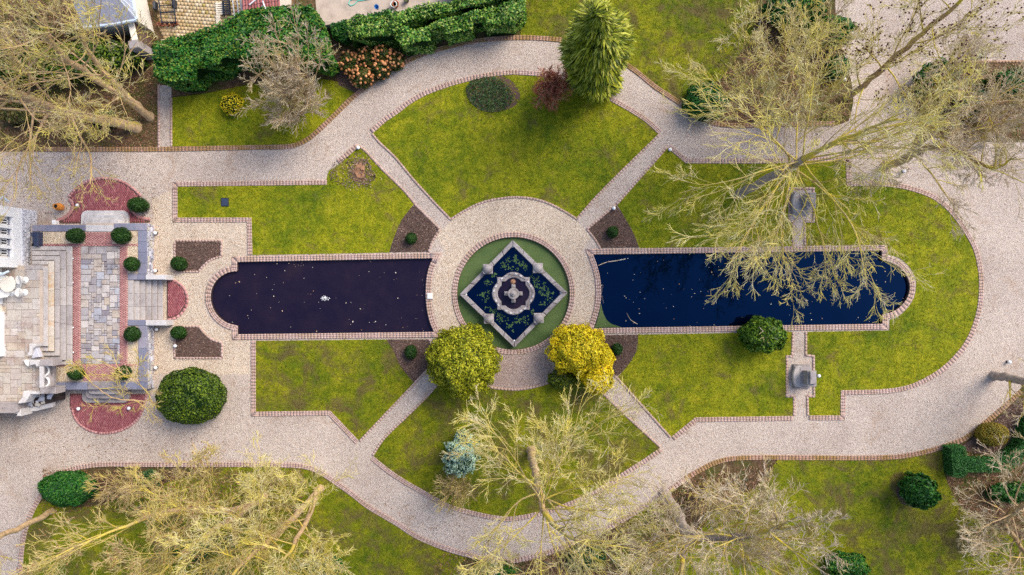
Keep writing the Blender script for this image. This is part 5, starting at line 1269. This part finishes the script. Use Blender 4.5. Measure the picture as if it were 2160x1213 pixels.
bare_tree('bare_tree', [[(316, 247, 0, .3), (262, 205, 2.5, .27), (190, 160, 5, .24), (120, 105, 7.5, .2), (85, 40, 9.5, .14)], [(314, 243, .1, .26), (255, 190, 3, .22), (190, 115, 5.5, .18), (160, 30, 8, .13)]],
          'twin stemmed leafless tree leaning out over the top left corner', 9, 4.8, .35, trop=.06, bark_m='bark', lv=((7, .55), (4, .52), (3, .5), (3, .6)))
bare_tree('bare_tree', [[(286, 268, 0, .42), (200, 250, 2.2, .40), (115, 232, 4.5, .36), (40, 200, 7, .3), (-20, 180, 9, .22)]], 'thick trunked leafless tree leaning out past the left edge above the drive', 14, 5.0, .4, bark_m='bark', twig_m='twig_tan', trop=-.01, elev=(0, .8), bias=(-.1, -.5), lv=((7, .55), (4, .52), (3, .5), (3, .6)))
bare_tree('bare_shrub_tree', [[(640, 240, 0, .06), (640 + 20 * math.cos(a) - 12, 240 + 20 * math.sin(a) - 22, 1.6, .05), (640 + r * .85 * math.cos(a) - 22, 240 + r * .9 * math.sin(a) - 92, 3.8, .03)] for a, r in ((0, 60), (.7, 50), (1.4, 55), (2.1, 60), (2.8, 75), (3.5, 60), (4.2, 60), (4.9, 70), (5.6, 50), (.3, 15), (3, 20))],
          'pale many stemmed leafless shrub in front of the laurel hedge', 7, 1.8, .2, lv=((6, .6), (5, .55), (2, .6)), ang=.42, trop=.03, wig=.09, bark_m='bark', twig_m='twig_pale', rmin=.013, elev=(.3, 1.2))
bare_tree('bare_tree', [[(1562, 408, 0, .36), (1600, 388, 3, .33), (1660, 356, 6.2, .28), (1695, 335, 8.0, .22)]], 'wide crowned leafless tree hanging its yellow twigs over the right pool', 17, 6.4, .7, trop=-.035, elev=(-.15, .75), bias=(-.1, -.55), bark_m='bark_grey')
bare_tree('bare_tree', [[(1640, 238, 0, .28), (1655, 215, 2, .26), (1668, 180, 4.5, .2), (1660, 140, 7, .14)]], 'bushy yellow twigged leafless tree above the upper right drive', 13, 4.2, .3, ang=.5, trop=.02, elev=(.2, .9), bias=(-.7, .25))
bare_tree('bare_tree', [[(1790, 204, 0, .26), (1850, 155, 3.5, .22), (1930, 85, 7, .17), (2020, 8, 10, .12)]], 'tall leafless tree dotted with dark seed pods over the upper right gravel', 12, 4.2, .2, lv=((7, .55), (5, .52), (3, .5), (3, .6)), trop=.02, pods=(900, 'pod'), bark_m='bark_yellow', bias=(-.4, -.2))
bare_tree('bare_tree', [[(1866, 350, 0, .34), (1920, 328, 2.6, .30), (1945, 270, 5, .22), (1960, 200, 7.5, .14)], [(1905, 333, 2.2, .26), (1990, 310, 5, .22), (2080, 350, 8, .14)], [(1930, 310, 3.5, .24), (2030, 235, 6.5, .18), (2130, 215, 9, .12)]],
          'dark limbed leafless tree with mossy forks spreading over the right planting', 7, 4.0, .4, lv=((7, .55), (5, .52), (4, .5), (3, .6)), trop=.0, bark_m='bark_yellow', twig_m='twig_pale')
bare_tree('bare_tree', [[(1120, 950, 0, .34), (1128, 990, 3.0, .30), (1140, 1045, 6.0, .25), (1148, 1082, 8, .18)]], 'wide yellow limbed leafless tree in the lower middle lawn', 15, 5.6, .6, trop=-.005, elev=(.0, .8), bias=(.5, .35), bark_m='bark_yellow')
bare_tree('bare_tree', [[(1402, 1043, 0, .46), (1428, 1080, 2, .42), (1455, 1125, 4.2, .38), (1530, 1135, 6.5, .3), (1580, 1130, 8.2, .2)], [(1460, 1128, 4.3, .26), (1440, 1180, 6.5, .2)]],
          'leafless tree with thick smooth grey trunk beside the lower right drive', 10, 4.8, .6, trop=.01, bark_m='bark_grey', twig_m='twig_pale', bias=(.2, .2))
bare_tree('bare_tree', [[(556, 1046, 0, .32), (510, 1073, 2, .28), (440, 1078, 4.5, .24), (370, 1075, 6.2, .18), (290, 1100, 7.5, .13)], [(545, 1060, 1.0, .22), (440, 1125, 5, .18), (380, 1170, 7, .13)]],
          'leafless tree with a crooked grey limb and brown seeds at the lower left', 10, 4.4, .3, trop=.01, elev=(0, .8), bark_m='bark_yellow', twig_m='twig_tan', pods=(700, 'pod_tan'), pod_r=.035)
bare_tree('bare_tree', [[(676, 1030, 0, .28), (630, 1080, 2.6, .25), (570, 1140, 5.5, .2), (510, 1190, 8, .14)], [(668, 1036, .2, .24), (650, 1090, 3, .2), (620, 1150, 6, .15)]],
          'twin trunked yellow leafless tree at the bottom left of the drive bend', 9, 4.2, .4, bark_m='bark_yellow', )
bare_tree('bare_tree', [[(110, 1078, 0, .24), (60, 1104, 2.2, .22), (-10, 1136, 5, .2), (-80, 1170, 8, .14)]], 'plain pale trunk leaning out past the lower left edge', 6, 3.0, .75, lv=((5, .6), (5, .55), (4, .5)))
bare_tree('bare_tree', [[(2096, 792, 0, .36), (2140, 800, 2, .33), (2230, 820, 5, .26)]], 'dark trunk leaning out past the right edge beside the gravel', 7, 3.4, .35, lv=((5, .6), (5, .55), (5, .5)), bark_m='bark_grey', twig_m='twig_pale', bias=(0, -.5))
bare_tree('bare_tree', [[(2118, 1100, 0, .22), (2140, 1080, 3, .2), (2165, 1060, 5.5, .14)], [(2120, 1110, 0, .2), (2150, 1150, 3, .17), (2185, 1190, 6, .12)]], 'pinkish grey leafless tree at the lower right picture edge', 8, 4.6, .3, lv=((6, .55), (4, .52), (3, .5), (3, .6)), trop=.0, elev=(0, .7), bias=(-.4, 0), twig_m='twig_pale')
bare_tree('bare_tree', [[(60, 1245, 0, .3), (30, 1260, 4, .25), (0, 1280, 7, .18)]], 'leafless twigs reaching in from below the bottom left corner', 8, 3.6, .4, lv=((5, .62), (5, .55), (5, .5)))
bare_tree('bare_shrub_tree', [[(1060, 1195, 0, .1), (1050, 1200, 2, .08), (1030, 1215, 4, .05)]], 'low leafless bush at the bottom edge left of the middle tree', 9, 1.7, .1, lv=((6, .6), (5, .55), (4, .5)), twig_m='twig_tan', trop=.05, cat='shrub')
bare_tree('bare_shrub_tree', [[(1150, 1185, 0, .1), (1170, 1195, 2, .08), (1190, 1215, 4, .05)]], 'low leafless bush at the bottom edge right of the middle tree', 9, 1.7, .1, lv=((6, .6), (5, .55), (4, .5)), twig_m='twig_tan', trop=.05, cat='shrub')
bare_tree('bare_tree', [[(338, 868, 0, .1), (322, 848, 1.8, .08), (290, 846, 3.0, .07), (235, 838, 4.0, .05), (190, 800, 4.8, .03)], [(320, 846, 1.9, .06), (300, 815, 3.2, .04), (250, 780, 4.2, .03)]], 'thin mossy branch reaching over the lower red brick half circle beside the yew', 6, 1.5, .4, lv=((5, .55), (4, .55), (3, .5)), trop=.0, elev=(-.2, .5), bark_m='bark_yellow', twig_m='twig_tan')
# red-brown twiggy shrub
bare_tree('twiggy_shrub', [[(1166 + dx, 196 + dy, 0, .03), (1165 + dx * 2.2, 190 + dy * 2.2, .8, .025), (1164 + dx * 3.4, 184 + dy * 3.4, 1.5, .02)] for dx, dy in ((0, 0), (6, 2), (-6, 2), (3, -6), (-4, -5), (7, -4), (-7, 6), (2, 8))],
          'reddish brown leafless twiggy shrub beside the cypress', 11, .85, .1, lv=((5, .65), (6, .6)), ang=.6, trop=.04, wig=.2, bark_m='bark', twig_m='twig_red', rmin=.017, cat='shrub', first_ang=.6, elev=(0, 1.2))
# twig undergrowth at the plot edges
for i, (px, py, sp, lb) in enumerate(((60, 90, 40, 'tangle of brown twigs in the far top left corner'), (150, 250, 50, 'tangle of brown twigs under the leaning left trunks'), (1650, 230, 40, 'grey twiggy undergrowth above the upper right drive'), (1500, 1045, 45, 'brownish twigs beside the thick grey trunk'),
                                     (2060, 1130, 40, 'grey twigs in the lower right corner'), (260, 1030, 45, 'brown twigs behind the brick edge at the lower left'), (2070, 260, 45, 'grey twigs at the foot of the right planting'), (960, 1035, 22, 'dry twigs at the foot of the blue conifer'))):
    bare_tree('twiggy_shrub', [[(px + random.uniform(-sp, sp) * .3, py + random.uniform(-sp, sp) * .15, 0, .04), (px + random.uniform(-sp, sp), py + random.uniform(-sp, sp) * .5, 1.3, .03)] for _ in range(5)], lb, 7, 1.2, .1, lv=((5, .6), (5, .55)), twig_m='twig_tan' if i % 2 else 'twig_pale', trop=.03, rmin=.012, cat='shrub')
